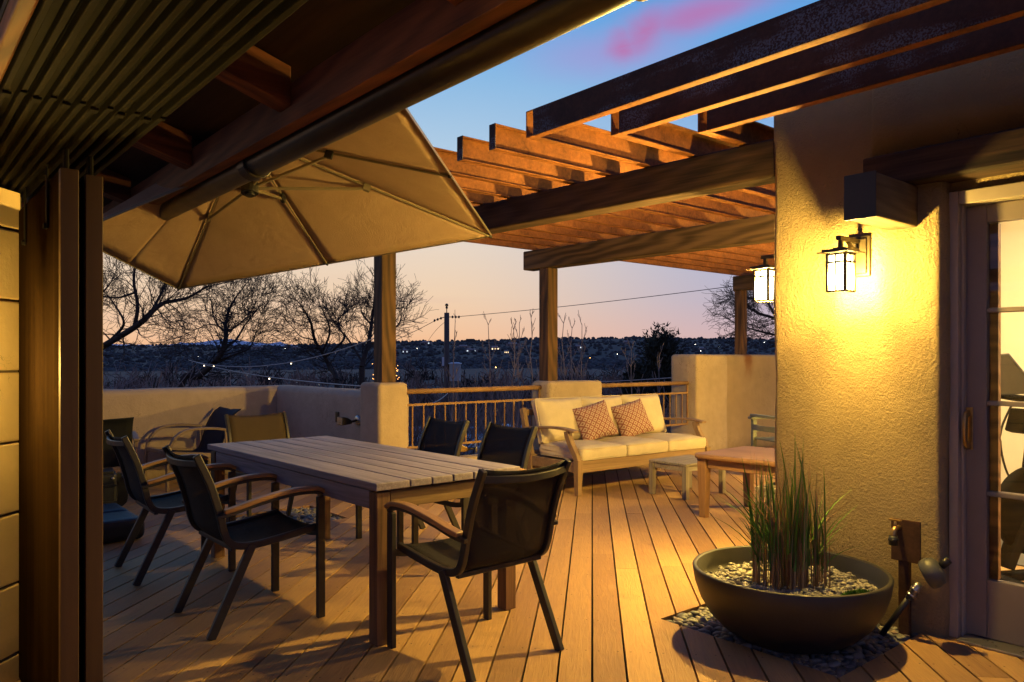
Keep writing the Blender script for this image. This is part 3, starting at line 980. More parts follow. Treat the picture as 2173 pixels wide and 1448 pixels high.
def channel(path, z0, h, fl, open_side):
    """C-section joist along path, flanges towards open_side"""
    a, b = Vector(path[0]), Vector(path[1])
    t = (b - a).normalized()
    s = Vector(open_side)
    m_ = MB()
    th = 0.008
    def plate(o0, o1, zz0, zz1):
        vs = []
        for p_, extra in ((a, 0), (b, 0)):
            for o_ in (o0, o1):
                for z in (zz0, zz1):
                    q_ = p_ + s * o_
                    vs.append((q_.x, q_.y, z))
        m_.add(vs, [(0, 1, 3, 2), (4, 6, 7, 5), (0, 4, 5, 1), (2, 3, 7, 6), (0, 2, 6, 4), (1, 5, 7, 3)])
    plate(0, th, z0, z0 + h)
    plate(th, fl, z0, z0 + th)
    plate(th, fl, z0 + h - th, z0 + h)
    return m_


def place(m_, name, mt):
    o = Vector((3.69, 6.3, 0))
    m_.v = [tuple(Vector(v) - o) for v in m_.v]
    o = m_.build(name, mt, perg, bevel=0.002)
    if mt == 'rust_frost':          # only the outer web carries pale mill scale
        o.data.materials.append(M['rust'])
        for f in o.data.polygons:
            if abs(f.normal.z) > 0.7:
                f.material_index = 1
    return o


JZ, JH = 2.554, 0.15
XE = 2.82
# joists running out from the house eave line (+X), channel open towards -Y
for i in range(11):
    y = 3.24 + 0.325 * i
    if i == 0:
        place(channel([(XE, y, 0), (11.2, y, 0)], JZ, JH, 0.055, (0, -1, 0)), 'joist', 'rust')
    else:
        place(channel([(XE, y, 0), (11.2, y, 0)], JZ, JH, 0.055, (0, -1, 0)), 'joist', 'rust')
for k in (1, 2):
    place(channel([(XE + 0.33 * k, 3.24 - 0.34 * k, 0), (11.2, 3.24 - 0.34 * k, 0)], JZ, JH, 0.055, (0, -1, 0)), 'joist', 'rust')
# joists running along the house front (-Y), web outwards
for k in (0, 1, 2):
    place(channel([(XE + 0.33 * k, 3.24 - 0.34 * k - 0.06, 0), (XE + 0.33 * k, -1.2, 0)], JZ, JH, 0.055, (1, 0, 0)), 'joist', 'rust_frost')
# caps closing the free ends
for i in range(1, 11):
    pbox('end_cap', (XE - 0.005, 3.24 + 0.325 * i - 0.056, JZ), (XE, 3.24 + 0.325 * i + 0.001, JZ + JH), 'rust_frost', 0)

# ------------------------------------------------------------------ adobe house on the right
house = thing('adobe_house', 'tan stucco house wing with glazed door and timber header at the right', 'house', (3.85, 1.45, 0))
HO = Vector((3.85, 1.45, 0))


def hpart(name, boxes, m_, r, wob=0.012, step=0.14, seed=0, parent=None):
    o = adobe(name, boxes, m_, house, r=r, wob=wob, step=step, loc=tuple(HO), seed=seed)
    o.location = (0, 0, 0)
    return o


hpart('wall', [((3.85, 1.44, -0.1), (4.5, 2.335, 2.96))], 'stucco_rough', 0.04, 0.016, 0.1, 11)
hpart('upper_wall', [((3.80, -1.6, 2.302), (4.4, 1.76, 2.95))], 'stucco_rough', 0.03, 0.012, 0.14, 12)
hpart('lintel_wall', [((3.93, -1.6, 2.085), (4.25, 1.5, 2.32))], 'stucco_rough', 0.02, 0.008, 0.2, 13)
hpart('side_wall', [((4.45, 2.14, -0.1), (8.6, 2.33, 2.94))], 'stucco_rough', 0.03, 0.01, 0.3, 14)


def hbox(name, lo, hi, m_, bevel=0.0, parent=None):
    c = Vector([(a + b) / 2 for a, b in zip(lo, hi)]) - HO
    d = [b - a for a, b in zip(lo, hi)]
    ob = MB().box((0, 0, 0), d).build(name, m_, parent or house, bevel=bevel)
    ob.location = c
    return ob


hbox('header_beam', (3.745, -1.6, 2.146), (3.98, 1.775, 2.30), 'beam', 0.01)
cb = hbox('corbel', (3.41, 1.555, 1.945), (3.90, 1.695, 2.143), 'corbel', 0.008)
ob = MB().box((0, 0, 0), (0.006, 0.146, 0.204)).build('end_plate', 'black', cb, bevel=0.002)
ob.location = (-0.249, 0, 0)
# door: casing, jamb, leaf with four lights in view
dr = hbox('door', (3.970, 1.30, 0.015), (4.020, 1.395, 2.03), 'door', 0.004)
DC = Vector((3.995, 1.3475, 1.0225))


def dbox(name, lo, hi, m_, bevel=0.0):
    c = Vector([(a + b) / 2 for a, b in zip(lo, hi)]) - DC
    ob = MB().box((0, 0, 0), [b - a for a, b in zip(lo, hi)]).build(name, m_, dr, bevel=bevel)
    ob.location = c
    return ob


dbox('stile', (3.970, 0.52, 0.015), (4.020, 0.62, 2.03), 'door', 0.004)
dbox('top_rail', (3.971, 0.621, 1.945), (4.019, 1.299, 2.03), 'door', 0.003)
dbox('bottom_rail', (3.971, 0.621, 0.015), (4.019, 1.299, 0.285), 'door', 0.003)
for z in (0.686, 1.106, 1.537):
    dbox('muntin', (3.966, 0.622, z - 0.011), (4.016, 1.298, z + 0.011), 'door', 0.004)
for z0, z1 in ((0.287, 0.673), (0.699, 1.093), (1.119, 1.524), (1.550, 1.943)):
    dbox('pane', (3.995, 0.623, z0), (3.999, 1.297, z1), 'glass')
dbox('glass_stop', (4.002, 1.262, 0.287), (4.035, 1.298, 1.943), 'trim')
dbox('handle_plate', (3.962, 1.355, 0.885), (3.969, 1.39, 1.085), 'brass', 0.004)
hm = MB().bar(smooth_path([(3.963, 1.372, 1.06), (3.925, 1.372, 1.045), (3.915, 1.372, 0.98), (3.925, 1.372, 0.915), (3.963, 1.372, 0.90)], 5), 0.03, 0.014, (0, 1, 0))
hm.v = [tuple(Vector(v) - DC) for v in hm.v]
hm.build('handle', 'brass', dr, True, 0.003)
lt = MB().ball((3.958, 1.405, 1.105), 0.014, 10, 8)
lt.v = [tuple(Vector(v) - DC) for v in lt.v]
lt.build('latch', 'bronze', dr, True)
hbox('door_casing', (3.905, 1.398, 0.0), (4.040, 1.439, 2.10), 'frame', 0.004)
hbox('door_jamb', (3.935, 1.386, 0.0), (4.050, 1.3975, 2.045), 'frame', 0.003)
hbox('head_casing', (3.905, 0.45, 2.035), (4.040, 1.397, 2.098), 'frame', 0.004)
hbox('door_casing', (3.905, 0.44, 0.0), (4.040, 0.515, 2.034), 'frame', 0.004)
hbox('threshold', (3.850, 0.516, 0.002), (4.060, 1.385, 0.013), 'steel', 0.003)
hpart('wall_beyond_door', [((3.80, -1.6, -0.1), (4.25, 0.44, 2.09))], 'stucco_rough', 0.03, 0.01, 0.3, 15)
# the lit room behind the glass
hbox('room_floor', (4.11, -1.6, -0.06), (6.6, 2.14, -0.002), 'room_floor')
hbox('room_wall', (6.5, -1.6, 0), (6.6, 2.138, 2.7), 'plaster')
hbox('room_wall', (4.26, 2.06, 0), (6.49, 2.135, 2.7), 'plaster')
hbox('room_wall', (4.11, -1.6, 0), (6.49, -1.5, 2.7), 'plaster')
hbox('inner_wall', (4.505, 1.48, 0), (4.52, 2.05, 2.7), 'plaster')
hbox('room_ceiling', (4.26, -1.6, 2.705), (6.6, 2.138, 2.8), 'plaster')
hbox('roof', (4.42, -1.65, 2.81), (8.5, 2.13, 2.90), 'adobe')
cl_ = thing('ceiling_lamp', 'round ceiling lamp glowing inside the room behind the glazed door', 'lamp', (5.3, 0.7, 2.70))
MB().lathe([(0.14, 0.0), (0.14, -0.03), (0.12, -0.04)], 24).build('housing', 'steel', cl_)
MB().lathe([(0.11, -0.041), (0.10, -0.05), (0.0, -0.055)], 24).build('diffuser', 'ceiling_lamp', cl_, True)
ld = bpy.data.lights.new('ceiling_lamp_light', 'AREA')
ld.shape = 'DISK'
ld.size = 0.2
ld.energy = ROOM_W
ld.color = (1.0, 0.74, 0.40)
lo_ = bpy.data.objects.new('ceiling_lamp_light', ld)
COL.objects.link(lo_)
lo_.parent = cl_
lo_.location = (0, 0, -0.07)

# exercise bike
bk = thing('exercise_bike', 'black exercise bike with drop handlebars inside the lit room', 'exercise bike', (5.22, 1.42, 0.012), R(60))
MB().lathe([(0.24, -0.03), (0.26, -0.02), (0.26, 0.02), (0.24, 0.03), (0.05, 0.04), (0.0, 0.04)], 32).build('flywheel', 'bike_black', bk, True)
fw = bk.children[0]
fw.rotation_euler = (0, R(90), 0)
fw.location = (0, 0.05, 0.42)
fr_ = MB()
fr_.bar([(0, 0.25, 0.10), (0, 0.10, 0.45), (0, 0.02, 1.02)], 0.06, 0.09, (1, 0, 0))
fr_.bar([(0, 0.10, 0.45), (0, -0.45, 0.40), (0, -0.5, 0.85)], 0.06, 0.08, (1, 0, 0))
fr_.box((0, 0.33, 0.04), (0.55, 0.08, 0.06)).box((0, -0.62, 0.04), (0.55, 0.08, 0.06))
fr_.bar([(0, 0.33, 0.05), (0, -0.62, 0.05)], 0.07, 0.05)
fr_.build('frame', 'bike_black', bk, bevel=0.01)
hb = MB()
for sx in (-1, 1):
    hb.tube(smooth_path([(0, 0.02, 1.06), (0.17 * sx, 0.04, 1.07), (0.23 * sx, 0.14, 1.09), (0.23 * sx, 0.24, 1.10), (0.22 * sx, 0.27, 1.16)], 5), 0.021, 10)
hb.build('handlebar', 'bike_black', bk, True)
MB().box((0, -0.5, 0.92), (0.14, 0.26, 0.06)).build('saddle', 'bike_black', bk, bevel=0.025, seg=3)
MB().box((0.02, 0.13, 0.94), (0.13, 0.06, 0.14), Matrix.Rotation(0.3, 3, 'X')).build('console', 'bike_black', bk, bevel=0.01)
MB().bar([(0.0, 0.16, 1.10), (0.03, 0.34, 1.32)], 0.34, 0.015, (0, -0.6, 1)).build('screen', 'rubber', bk, bevel=0.005)
MB().tube(smooth_path([(0.1, 0.10, 1.05), (0.14, 0.15, 0.85), (0.12, 0.12, 0.62), (0.05, 0.05, 0.5)], 6), 0.007, 6).build('cable', 'black', bk, True)
for sx in (-1, 1):
    MB().bar([(0.09 * sx, -0.14, 0.35), (0.09 * sx, -0.05, 0.20)], 0.02, 0.035).box((0.15 * sx, -0.05, 0.19), (0.1, 0.09, 0.025)).build('pedal', 'steel', bk, bevel=0.004)
tag(MB().box((0, 0, 0), (0.9, 0.95, 0.008)).build('floor_mat', 'rubber', bevel=0.003), 'dark grey rubber mat on the wooden floor of the lit room', 'mat')
bpy.data.objects['floor_mat'].location = (6.03, 1.55, 0.005)

# ------------------------------------------------------------------ lanterns
def lantern(loc, rz, label, watts):
    t = thing('wall_lantern', label, 'lantern', loc, rz, 'craftsman wall lanterns')
    MB().box((0, 0.008, 0), (0.115, 0.016, 0.205)).box((0, 0.02, 0), (0.085, 0.012, 0.175)).build('back_plate', 'bronze', t, bevel=0.004)
    a = MB().bar([(0, 0.02, 0.075), (0, 0.225, 0.075)], 0.024, 0.022)
    a.bar(smooth_path([(0, 0.03, 0.035), (0, 0.09, 0.04), (0, 0.13, 0.066)], 5), 0.018, 0.012)
    a.box((0, 0.2, 0.048), (0.02, 0.02, 0.05)).box((0, 0.2, 0.022), (0.055, 0.055, 0.014))
    a.build('arm', 'bronze', t, bevel=0.002)
    MB().box((0, 0.2, 0.012), (0.13, 0.13, 0.012)).box((0, 0.2, 0.003), (0.165, 0.165, 0.005)).build('cap', 'bronze', t, bevel=0.001)
    c = MB()
    h = 0.045
    for sx in (-1, 1):
        for sy in (-1, 1):
            c.box((sx * h, 0.2 + sy * h, -0.095), (0.012, 0.012, 0.19))
    for z in (-0.006, -0.045, -0.187):
        for s_ in (-1, 1):
            c.box((s_ * h, 0.2, z), (0.009, 0.078, 0.009)).box((0, 0.2 + s_ * h, z), (0.078, 0.009, 0.009))
    for s_ in (-1, 1):
        c.box((s_ * (h + 0.005), 0.2, -0.095), (0.004, 0.006, 0.19)).box((0, 0.2 + s_ * (h + 0.005), -0.095), (0.006, 0.004, 0.19))
    c.build('cage', 'bronze', t)
    g = MB()
    for s_ in (-1, 1):
        g.box((s_ * (h - 0.004), 0.2, -0.096), (0.003, 0.076, 0.176)).box((0, 0.2 + s_ * (h - 0.004), -0.096), (0.074, 0.003, 0.176))
    g.build('glass', 'pane', t)
    l = bpy.data.lights.new('lantern_light', 'POINT')
    l.energy = watts
    l.color = LAMP
    l.shadow_soft_size = 0.028
    o = bpy.data.objects.new('lantern_light', l)
    COL.objects.link(o)
    o.parent = t
    o.location = (0, 0.2, -0.120)
    return t


lantern((3.848, 1.835, 1.83), R(90), 'lit bronze lantern on the stucco wall under the timber corbel', LANTERN_W)
lantern((4.115, 2.335, 1.85), 0, 'lit bronze lantern half hidden round the corner of the stucco wall', CORNER_W)

lantern((7.7, 2.335, 1.85), 0, 'lit bronze lantern on the side wall of the house facing the sofa', SIDE_W)

# ------------------------------------------------------------------ porch roof over the viewpoint
porch = thing('porch_roof', 'dark timber porch roof with rafters, fascia and round gutter pipe overhead', 'roof', (1.45, 3, 2.35))
PO = Vector((1.45, 3, 2.35))
EX = 1.45
YA, YB = -2.5, 8.4


def ppart(m_, name, mt, **kw):
    m_.v = [tuple(Vector(v) - PO) for v in m_.v]
    return m_.build(name, mt, porch, **kw)


SL = 0.30
ppart(MB().span((EX - 0.068, YA, 2.325), (EX, YB, 2.50)), 'fascia', 'fascia', bevel=0.004)
rd = MB()
rd.add([(EX + 0.12, YA, 2.52), (EX + 0.12, YB, 2.52), (-2.6, YB, 2.52 + SL * (EX + 0.12 + 2.6)), (-2.6, YA, 2.52 + SL * (EX + 0.12 + 2.6)),
        (EX + 0.12, YA, 2.56), (EX + 0.12, YB, 2.56), (-2.6, YB, 2.56 + SL * (EX + 0.12 + 2.6)), (-2.6, YA, 2.56 + SL * (EX + 0.12 + 2.6))],
       [(0, 1, 2, 3), (4, 7, 6, 5), (0, 4, 5, 1), (1, 5, 6, 2), (2, 6, 7, 3), (3, 7, 4, 0)])
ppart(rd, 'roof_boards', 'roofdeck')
for i in range(8):
    y = -0.78 + 1.32 * i
    x0, x1 = EX - 0.07, -2.5
    za, zb = 2.51 + SL * (EX + 0.12 - x0), 2.51 + SL * (EX + 0.12 - x1)
    hh = 0.17
    rm = MB()
    for yy in (y - 0.06, y + 0.06):
        rm.v += [(x0, yy, za - hh), (x0, yy, za), (x1, yy, zb), (x1, yy, zb - hh)]
    rm.f = [(0, 1, 2, 3), (7, 6, 5, 4), (0, 4, 5, 1), (1, 5, 6, 2), (2, 6, 7, 3), (3, 7, 4, 0)]
    ppart(rm, 'rafter', 'roofwood', bevel=0.004)
gt = MB()
GR, GX, GZ = 0.070, EX + 0.08, 2.328
gt.tube([(GX, YA, GZ), (GX, YB, GZ)], GR, 32)
gut = ppart(gt, 'gutter', 'gutter', smooth=True)
for y in (1.28, 3.91, 6.57):
    sm = MB().tube([(GX, y - 0.045, GZ), (GX, y + 0.045, GZ)], GR + 0.012, 32)
    sm.v = [tuple(Vector(v) - PO) for v in sm.v]
    sm.build('gutter_strap', 'gutter', gut, bevel=0.004)

# sliding-door head tracks
tr_ = thing('door_track', 'set of parallel dark metal sliding door tracks under the porch roof', 'track', (0.45, 2, 2.0))
TO = Vector((0.45, 2, 2.0))
for i in range(6):
    x = 0.285 + 0.068 * i
    m_ = MB()
    for dx in (-0.019, 0.019):
        m_.span((x + dx - 0.0075, -1.5, 2.004), (x + dx + 0.0075, 4.0, 2.03))
    m_.span((x - 0.027, -1.5, 2.03), (x + 0.027, 4.0, 2.063))
    m_.v = [tuple(Vector(v) - TO) for v in m_.v]
    rl = m_.build('rail', 'track', tr_, bevel=0.003)
    c_ = MB().span((x - 0.027, 2.353, 1.995), (x - 0.006, 2.39, 2.003)).span((x + 0.009, 2.323, 1.997), (x + 0.025, 2.346, 2.003))
    c_.v = [tuple(Vector(v) - TO) for v in c_.v]
    c_.build('stop_clip', 'track', rl, bevel=0.002)
m_ = MB().span((0.22, -1.5, 2.064), (0.69, 4.0, 2.085))
m_.v = [tuple(Vector(v) - TO) for v in m_.v]
m_.build('backing', 'track_gap', tr_)
tag(MB().box((0, 0, 0), (0.034, 5.4, 0.05)).build('head_trim', 'trim', bevel=0.006), 'orange pine trim board beside the door tracks at the upper left', 'trim')
bpy.data.objects['head_trim'].location = (0.2365, 1.3, 2.035)

# stacked sliding panels
GS = 'sliding door panels stacked at the opening'
for x0, x1, y0, lab in ((0.459, 0.511, 2.775, 'brown sliding door panel showing its broad face beside the stone wall'),
                        (0.540, 0.592, 2.827, 'brown sliding door panel showing only its edge, nearest the deck chairs')):
    t = thing('sliding_panel', lab, 'door panel', ((x0 + x1) / 2, y0, 0.01), 0, GS)
    wd = x1 - x0
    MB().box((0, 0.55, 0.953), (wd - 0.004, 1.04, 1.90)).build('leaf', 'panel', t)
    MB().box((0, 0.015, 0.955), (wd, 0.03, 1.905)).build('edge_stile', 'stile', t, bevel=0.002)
    for yy in (0.22, 0.70):
        MB().box((-wd / 2 - 0.004, yy, 1.85), (0.005, 0.026, 0.22)).tube([(-wd / 2 - 0.015, yy, 1.75), (-wd / 2 - 0.002, yy, 1.75)], 0.011, 10).build('hanger', 'track', t, bevel=0.002)
    MB().box((0, 0.07, 1.945), (0.015, 0.04, 0.075)).build('roller', 'track', t, bevel=0.004)

# stone block wall at the far left, lit by the porch lantern
bw = thing('stone_block_wall', 'warm lit tan stone block wall with dark joints at the left edge', 'wall', (0.455, 3.675, 0), 0)
ax_ = Vector((-0.687, -0.727, 0)).normalized()
nx_ = Vector((-ax_.y, ax_.x, 0))
if nx_.x < 0:
    nx_ = -nx_
rotm = Matrix((ax_, nx_, Vector((0, 0, 1)))).transposed()
BH = 0.287
for r_i in range(8):
    for c_i in range(3):
        z0 = -0.175 + BH * r_i + 0.005
        z1 = min(z0 + BH - 0.010, 1.99)
        z0 = max(z0, 0.0)
        a0 = -0.02 + 0.75 * c_i + (0.37 if r_i % 2 else 0) - (0.37 if r_i % 2 and c_i == 0 else 0)
        a1 = 0.75 * (c_i + 1) + (0.37 if r_i % 2 else 0) - 0.03
        c = ax_ * ((a0 + a1) / 2) + Vector((0, 0, (z0 + z1) / 2)) - nx_ * 0.09
        MB().box(c, (a1 - a0, 0.18, z1 - z0), rotm).build('block', 'block', bw, bevel=0.006)
c = ax_ * 1.1 + Vector((0, 0, 0.99)) - nx_ * 0.095
MB().box(c, (2.3, 0.15, 1.98), rotm).build('mortar', 'joint', bw)
lp = Vector((0.455, 3.675, 0)) + ax_ * 0.62
lantern((lp.x, lp.y, 1.40), math.atan2(-nx_.x, nx_.y), 'lit bronze lantern on the stone block wall beyond the left edge', PORCH_W)

# ------------------------------------------------------------------ dining table
tb = thing('dining_table', 'long weathered grey teak dining table with slatted top', 'table', (2.165, 4.125, 0), R(0.8))
W2, L2 = 0.435, 1.085
ys = [(-0.435, -0.255)] + [(-0.248 + 0.1252 * i, -0.248 + 0.1252 * i + 0.1175) for i in range(4)] + [(0.255, 0.435)]
for i, (a, b) in enumerate(ys):
    o = MB().box((0, 0, 0), (b - a, 2 * L2 - 0.001 * (i % 3), 0.035)).build('top_board', 'table', tb, bevel=0.004)
    o.location = ((a + b) / 2, 0, 0.7295 + 0.0008 * (i % 2))
for s_ in (-1, 1):
    o = MB().box((0, 0, 0), (0.028, 2 * L2 - 0.20, 0.085)).build('side_apron', 'table', tb, bevel=0.003)
    o.location = (s_ * (W2 - 0.035), 0, 0.660)
    o = MB().box((0, 0, 0), (2 * W2 - 0.19, 0.028, 0.085)).build('end_apron', 'table_x', tb, bevel=0.003)
    o.location = (0, s_ * (L2 - 0.045), 0.660)
    for q_ in (-1, 1):
        o = MB().box((0, 0, 0), (0.07, 0.07, 0.70)).build('leg', 'table_leg', tb, bevel=0.004)
        o.location = (q_ * (W2 - 0.05), s_ * (L2 - 0.055), 0.350)


# ------------------------------------------------------------------ sling dining chairs
def make_chair(label):
    t = thing('sling_chair', label, 'chair', (0, 0, 0), 0, 'sling dining chairs around the table')
    side = smooth_path([(0, 0.265, 0.455), (0, 0.12, 0.432), (0, -0.04, 0.412), (0, -0.13, 0.415), (0, -0.18, 0.437), (0, -0.207, 0.49), (0, -0.228, 0.58), (0, -0.27, 0.72), (0, -0.335, 0.865)], 4)
    for s_ in (-1, 1):
        MB().bar([p_ + Vector((s_ * 0.243, 0, 0)) for p_ in side], 0.024, 0.034, (0, 0.35, 1)).build('side_rail', 'metal', t, bevel=0.004)
        MB().bar([(s_ * 0.285, 0.265, 0.0), (s_ * 0.285, 0.265, 0.615)], 0.026, 0.042, (0, 1, 0)).build('leg', 'metal', t, bevel=0.004)
        MB().bar([(s_ * 0.250, -0.075, 0.415), (s_ * 0.255, -0.275, 0.0)], 0.026, 0.042, (0, 1, 0)).build('leg', 'metal', t, bevel=0.004)
        ap = smooth_path([(s_ * 0.285, 0.285, 0.618), (s_ * 0.285, 0.23, 0.640), (s_ * 0.287, 0.10, 0.640), (s_ * 0.285, -0.06, 0.613), (s_ * 0.272, -0.18, 0.580), (s_ * 0.258, -0.245, 0.568)], 4)
        MB().bar(ap, 0.028, 0.018).build('arm_bracket', 'metal', t, bevel=0.003)
        wp = [p_ + Vector((s_ * 0.003, 0, 0.020)) for p_ in ap[:-2]]
        MB().bar(wp, 0.052, 0.021).build('armrest', 'arm', t, bevel=0.007, seg=3)
    # one cloth: seat, bend and back
    m_ = MB()
    nx = 9
    for j, p_ in enumerate(side):
        fr = j / (len(side) - 1)
        for i in range(nx):
            a = i / (nx - 1) * 2 - 1
            sag = (1 - a * a)
            up = Vector((0, 0, 1)) if p_.y > -0.12 else Vector((0, 1, 0.25)).normalized()
            q_ = p_ + Vector((a * 0.236, 0, 0)) + up * (0.006 - 0.016 * sag)
            if j == len(side) - 1:
                q_.z -= 0.016 * sag
            m_.v.append(tuple(q_))
    n = len(side)
    m_.f = [(j * nx + i, j * nx + i + 1, (j + 1) * nx + i + 1, (j + 1) * nx + i) for j in range(n - 1) for i in range(nx - 1)]
    sl = m_.build('sling', 'sling', t, True)
    so = sl.modifiers.new('thick', 'SOLIDIFY')
    so.thickness = 0.003
    MB().bar(smooth_path([(-0.235, -0.325, 0.825), (-0.12, -0.352, 0.818), (0, -0.362, 0.815), (0.12, -0.352, 0.818), (0.235, -0.325, 0.825)], 4), 0.016, 0.030).build('back_bar', 'metal', t, bevel=0.003)
    MB().bar([(-0.24, -0.16, 0.405), (0.24, -0.16, 0.405)], 0.022, 0.022).build('rear_bar', 'metal', t, bevel=0.003)
    MB().bar(smooth_path([(-0.28, 0.255, 0.432), (-0.14, 0.262, 0.412), (0.14, 0.262, 0.412), (0.28, 0.255, 0.432)], 4), 0.018, 0.03).build('front_bar', 'metal', t, bevel=0.003)
    return t


ch = make_chair('black sling chair with its back to the viewer at the near table end')
ch.location = (2.105, 2.755, 0)
ch.rotation_euler = (0, 0, R(2))
dup(ch, (1.485, 3.885, 0), R(-90), 'black sling chair at the long table side, nearer the viewer of the left pair')
dup(ch, (1.455, 5.03, 0), R(-90 - 2), 'black sling chair on the door-panel side of the table, second from the front')
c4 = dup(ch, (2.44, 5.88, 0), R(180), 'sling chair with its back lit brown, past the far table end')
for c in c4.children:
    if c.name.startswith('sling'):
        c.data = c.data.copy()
        c.data.materials[0] = M['sling_lit']
dup(ch, (3.00, 4.72, 0), R(90), 'black sling chair on the railing side of the table, in front of the narrow pier')
dup(ch, (3.02, 4.00, 0), R(90 - 1), 'black sling chair on the railing side of the table, nearest the sofa')


# ------------------------------------------------------------------ bent wood lounge chairs
def make_lounge(label):
    t = thing('lounge_chair', label, 'armchair', (0, 0, 0), 0, 'bent wood lounge chairs by the parapet')
    for s_ in (-1, 1):
        x = s_ * 0.31
        MB().bar(smooth_path([(x, -0.34, 0.565), (x, -0.15, 0.60), (x, 0.06, 0.605), (x, 0.20, 0.565), (x, 0.285, 0.46), (x, 0.315, 0.30), (x, 0.32, 0.0)], 5), 0.05, 0.026, (0, 0.2, 1)).build('arm', 'lounge', t, bevel=0.005)
        MB().bar(smooth_path([(x * 0.96, 0.30, 0.37), (x * 0.96, -0.02, 0.335), (x * 0.96, -0.30, 0.30)], 4), 0.028, 0.05).build('seat_rail', 'lounge', t, bevel=0.004)
        MB().bar([(x, -0.28, 0.585), (x, -0.30, 0.30), (x, -0.40, 0.0)], 0.03, 0.045, (0, 1, 0)).build('leg', 'lounge', t, bevel=0.004)
    side = smooth_path([(0, 0.31, 0.385), (0, 0.05, 0.345), (0, -0.16, 0.325), (0, -0.22, 0.36), (0, -0.255, 0.45), (0, -0.305, 0.60), (0, -0.38, 0.73), (0, -0.46, 0.79)], 4)
    m_ = MB()
    nx = 9
    for p_ in side:
        for i in range(nx):
            a = i / (nx - 1) * 2 - 1
            m_.v.append((a * 0.275, p_.y + 0.0, p_.z - 0.012 * (1 - a * a) - (0.006 if i == 4 else 0)))
    m_.f = [(j * nx + i, j * nx + i + 1, (j + 1) * nx + i + 1, (j + 1) * nx + i) for j in range(len(side) - 1) for i in range(nx - 1)]
    sl = m_.build('sling', 'sling_navy', t, True)
    so = sl.modifiers.new('thick', 'SOLIDIFY')
    so.thickness = 0.006
    MB().bar([(-0.3, -0.30, 0.30), (0.3, -0.30, 0.30)], 0.03, 0.05).build('rear_rail', 'lounge', t, bevel=0.004)
    MB().bar([(-0.3, 0.30, 0.375), (0.3, 0.30, 0.375)], 0.03, 0.04).build('front_rail', 'lounge', t, bevel=0.004)
    return t


lg = make_lounge('bent wood lounge chair with dark sling, seen from the side before the parapet')
lg.location = (2.545, 8.33, 0)
lg.rotation_euler = (0, 0, R(94))
dup(lg, (1.62, 8.02, 0), R(-8), 'bent wood lounge chair seen from behind, half hidden by the door panels')

# hard case and base weight
cs = thing('equipment_case', 'black hard plastic case with side handle standing on the deck', 'case', (1.43, 7.18, 0), R(-10))
MB().box((0, 0, 0.19), (0.34, 0.26, 0.33)).build('body', 'black', cs, bevel=0.02, seg=3)
MB().box((0, 0, 0.365), (0.30, 0.22, 0.03)).build('lid', 'black', cs, bevel=0.008)
MB().bar(smooth_path([(0.165, 0, 0.30), (0.21, 0, 0.29), (0.215, 0, 0.2), (0.21, 0, 0.11), (0.165, 0, 0.10)], 4), 0.09, 0.016, (0, 1, 0)).build('handle', 'black', cs, bevel=0.004)
for z in (0.12, 0.26):
    MB().box((0.02, -0.135, z), (0.30, 0.014, 0.02)).build('rib', 'black', cs, bevel=0.003)
for z in (0.07, 0.32):
    MB().tube([(0.14, -0.131, z), (0.14, -0.142, z)], 0.012, 8).build('stud', 'steel', cs, True)

# ------------------------------------------------------------------ cantilever umbrella
um = thing('cantilever_umbrella', 'square taupe cantilever umbrella tilted over the dining table', 'umbrella', (1.12, 6.37, 0))
UO = Vector((1.12, 6.37, 0))
d_ = 6.0


def loc3(L, U, D):
    p_ = (FWD * D + RGT * L) * d_
    return Vector((p_.x, p_.y, EYE + U * d_))


P1 = loc3(-0.4373, 0.0944, 1.0)
P3 = loc3(-0.0245, 0.1489, 0.91)
P4 = loc3(-0.0611, 0.1854, 0.7644)
P5 = P3 + (P4 - P3) * 1.9
P7 = P1 + (P5 - P3) * 0.62
CC = (P1 + P3 + P5 + P7) / 4
NN = (P3 - P1).cross(P5 - P3).normalized()
if NN.z < 0:
    NN = -NN


def on_ray(u, v, h):
    """the point h above the rim plane seen at photo pixel u, v"""
    o = Vector((0, 0, EYE))
    r_ = at(u, v, 1.0) - o
    return o + r_ * ((h - NN.dot(o - CC)) / NN.dot(r_))


APEX = on_ray(516, 280, 0.42)
HUB = on_ray(530, 400, 0.06)
print('UMB', CC, APEX, HUB, (APEX - HUB).normalized().dot(NN))
rim = [P1, (P1 + P3) / 2, P3, P4, P5, (P5 + P7) / 2, P7, (P7 + P1) / 2]


def upart(m_, name, mt, parent=um, **kw):
    m_.v = [tuple(Vector(v) - UO) for v in m_.v]
    return m_.build(name, mt, parent, **kw)


cm = MB()
NS = 14
for i in range(8):
    A, B = rim[i], rim[(i + 1) % 8]
    base = len(cm.v)
    for r_i in range(NS + 1):
        t = r_i / NS
        for c_i in range(NS + 1):
            s_ = c_i / NS
            p_ = APEX.lerp(A.lerp(B, s_), t)
            edge = 4 * s_ * (1 - s_)
            bow = -0.055 * edge * t * (1.02 - t)
            wr = 0.011 * noise.noise(Vector((p_.x * 7, p_.y * 7, i))) * edge * t * (1 - t)
            crn = (1 - abs(2 * s_ - 1)) 
            wr += 0.006 * math.sin((s_ * 26 + i * 2) + 6 * noise.noise(p_ * 2)) * t * t * (1 - t * 0.8) * edge
            p_ = p_ + NN * (bow * -1 * -1 + wr)
            cm.v.append(tuple(p_))
    for r_i in range(NS):
        for c_i in range(NS):
            a = base + r_i * (NS + 1) + c_i
            cm.f.append((a, a + 1, a + NS + 2, a + NS + 1))
can = upart(cm, 'canopy', 'canopy', smooth=True)
upart(MB().bar(rim + [rim[0]], 0.004, 0.022, NN), 'hem', 'rib')
so = can.modifiers.new('thick', 'SOLIDIFY')
so.thickness = 0.003
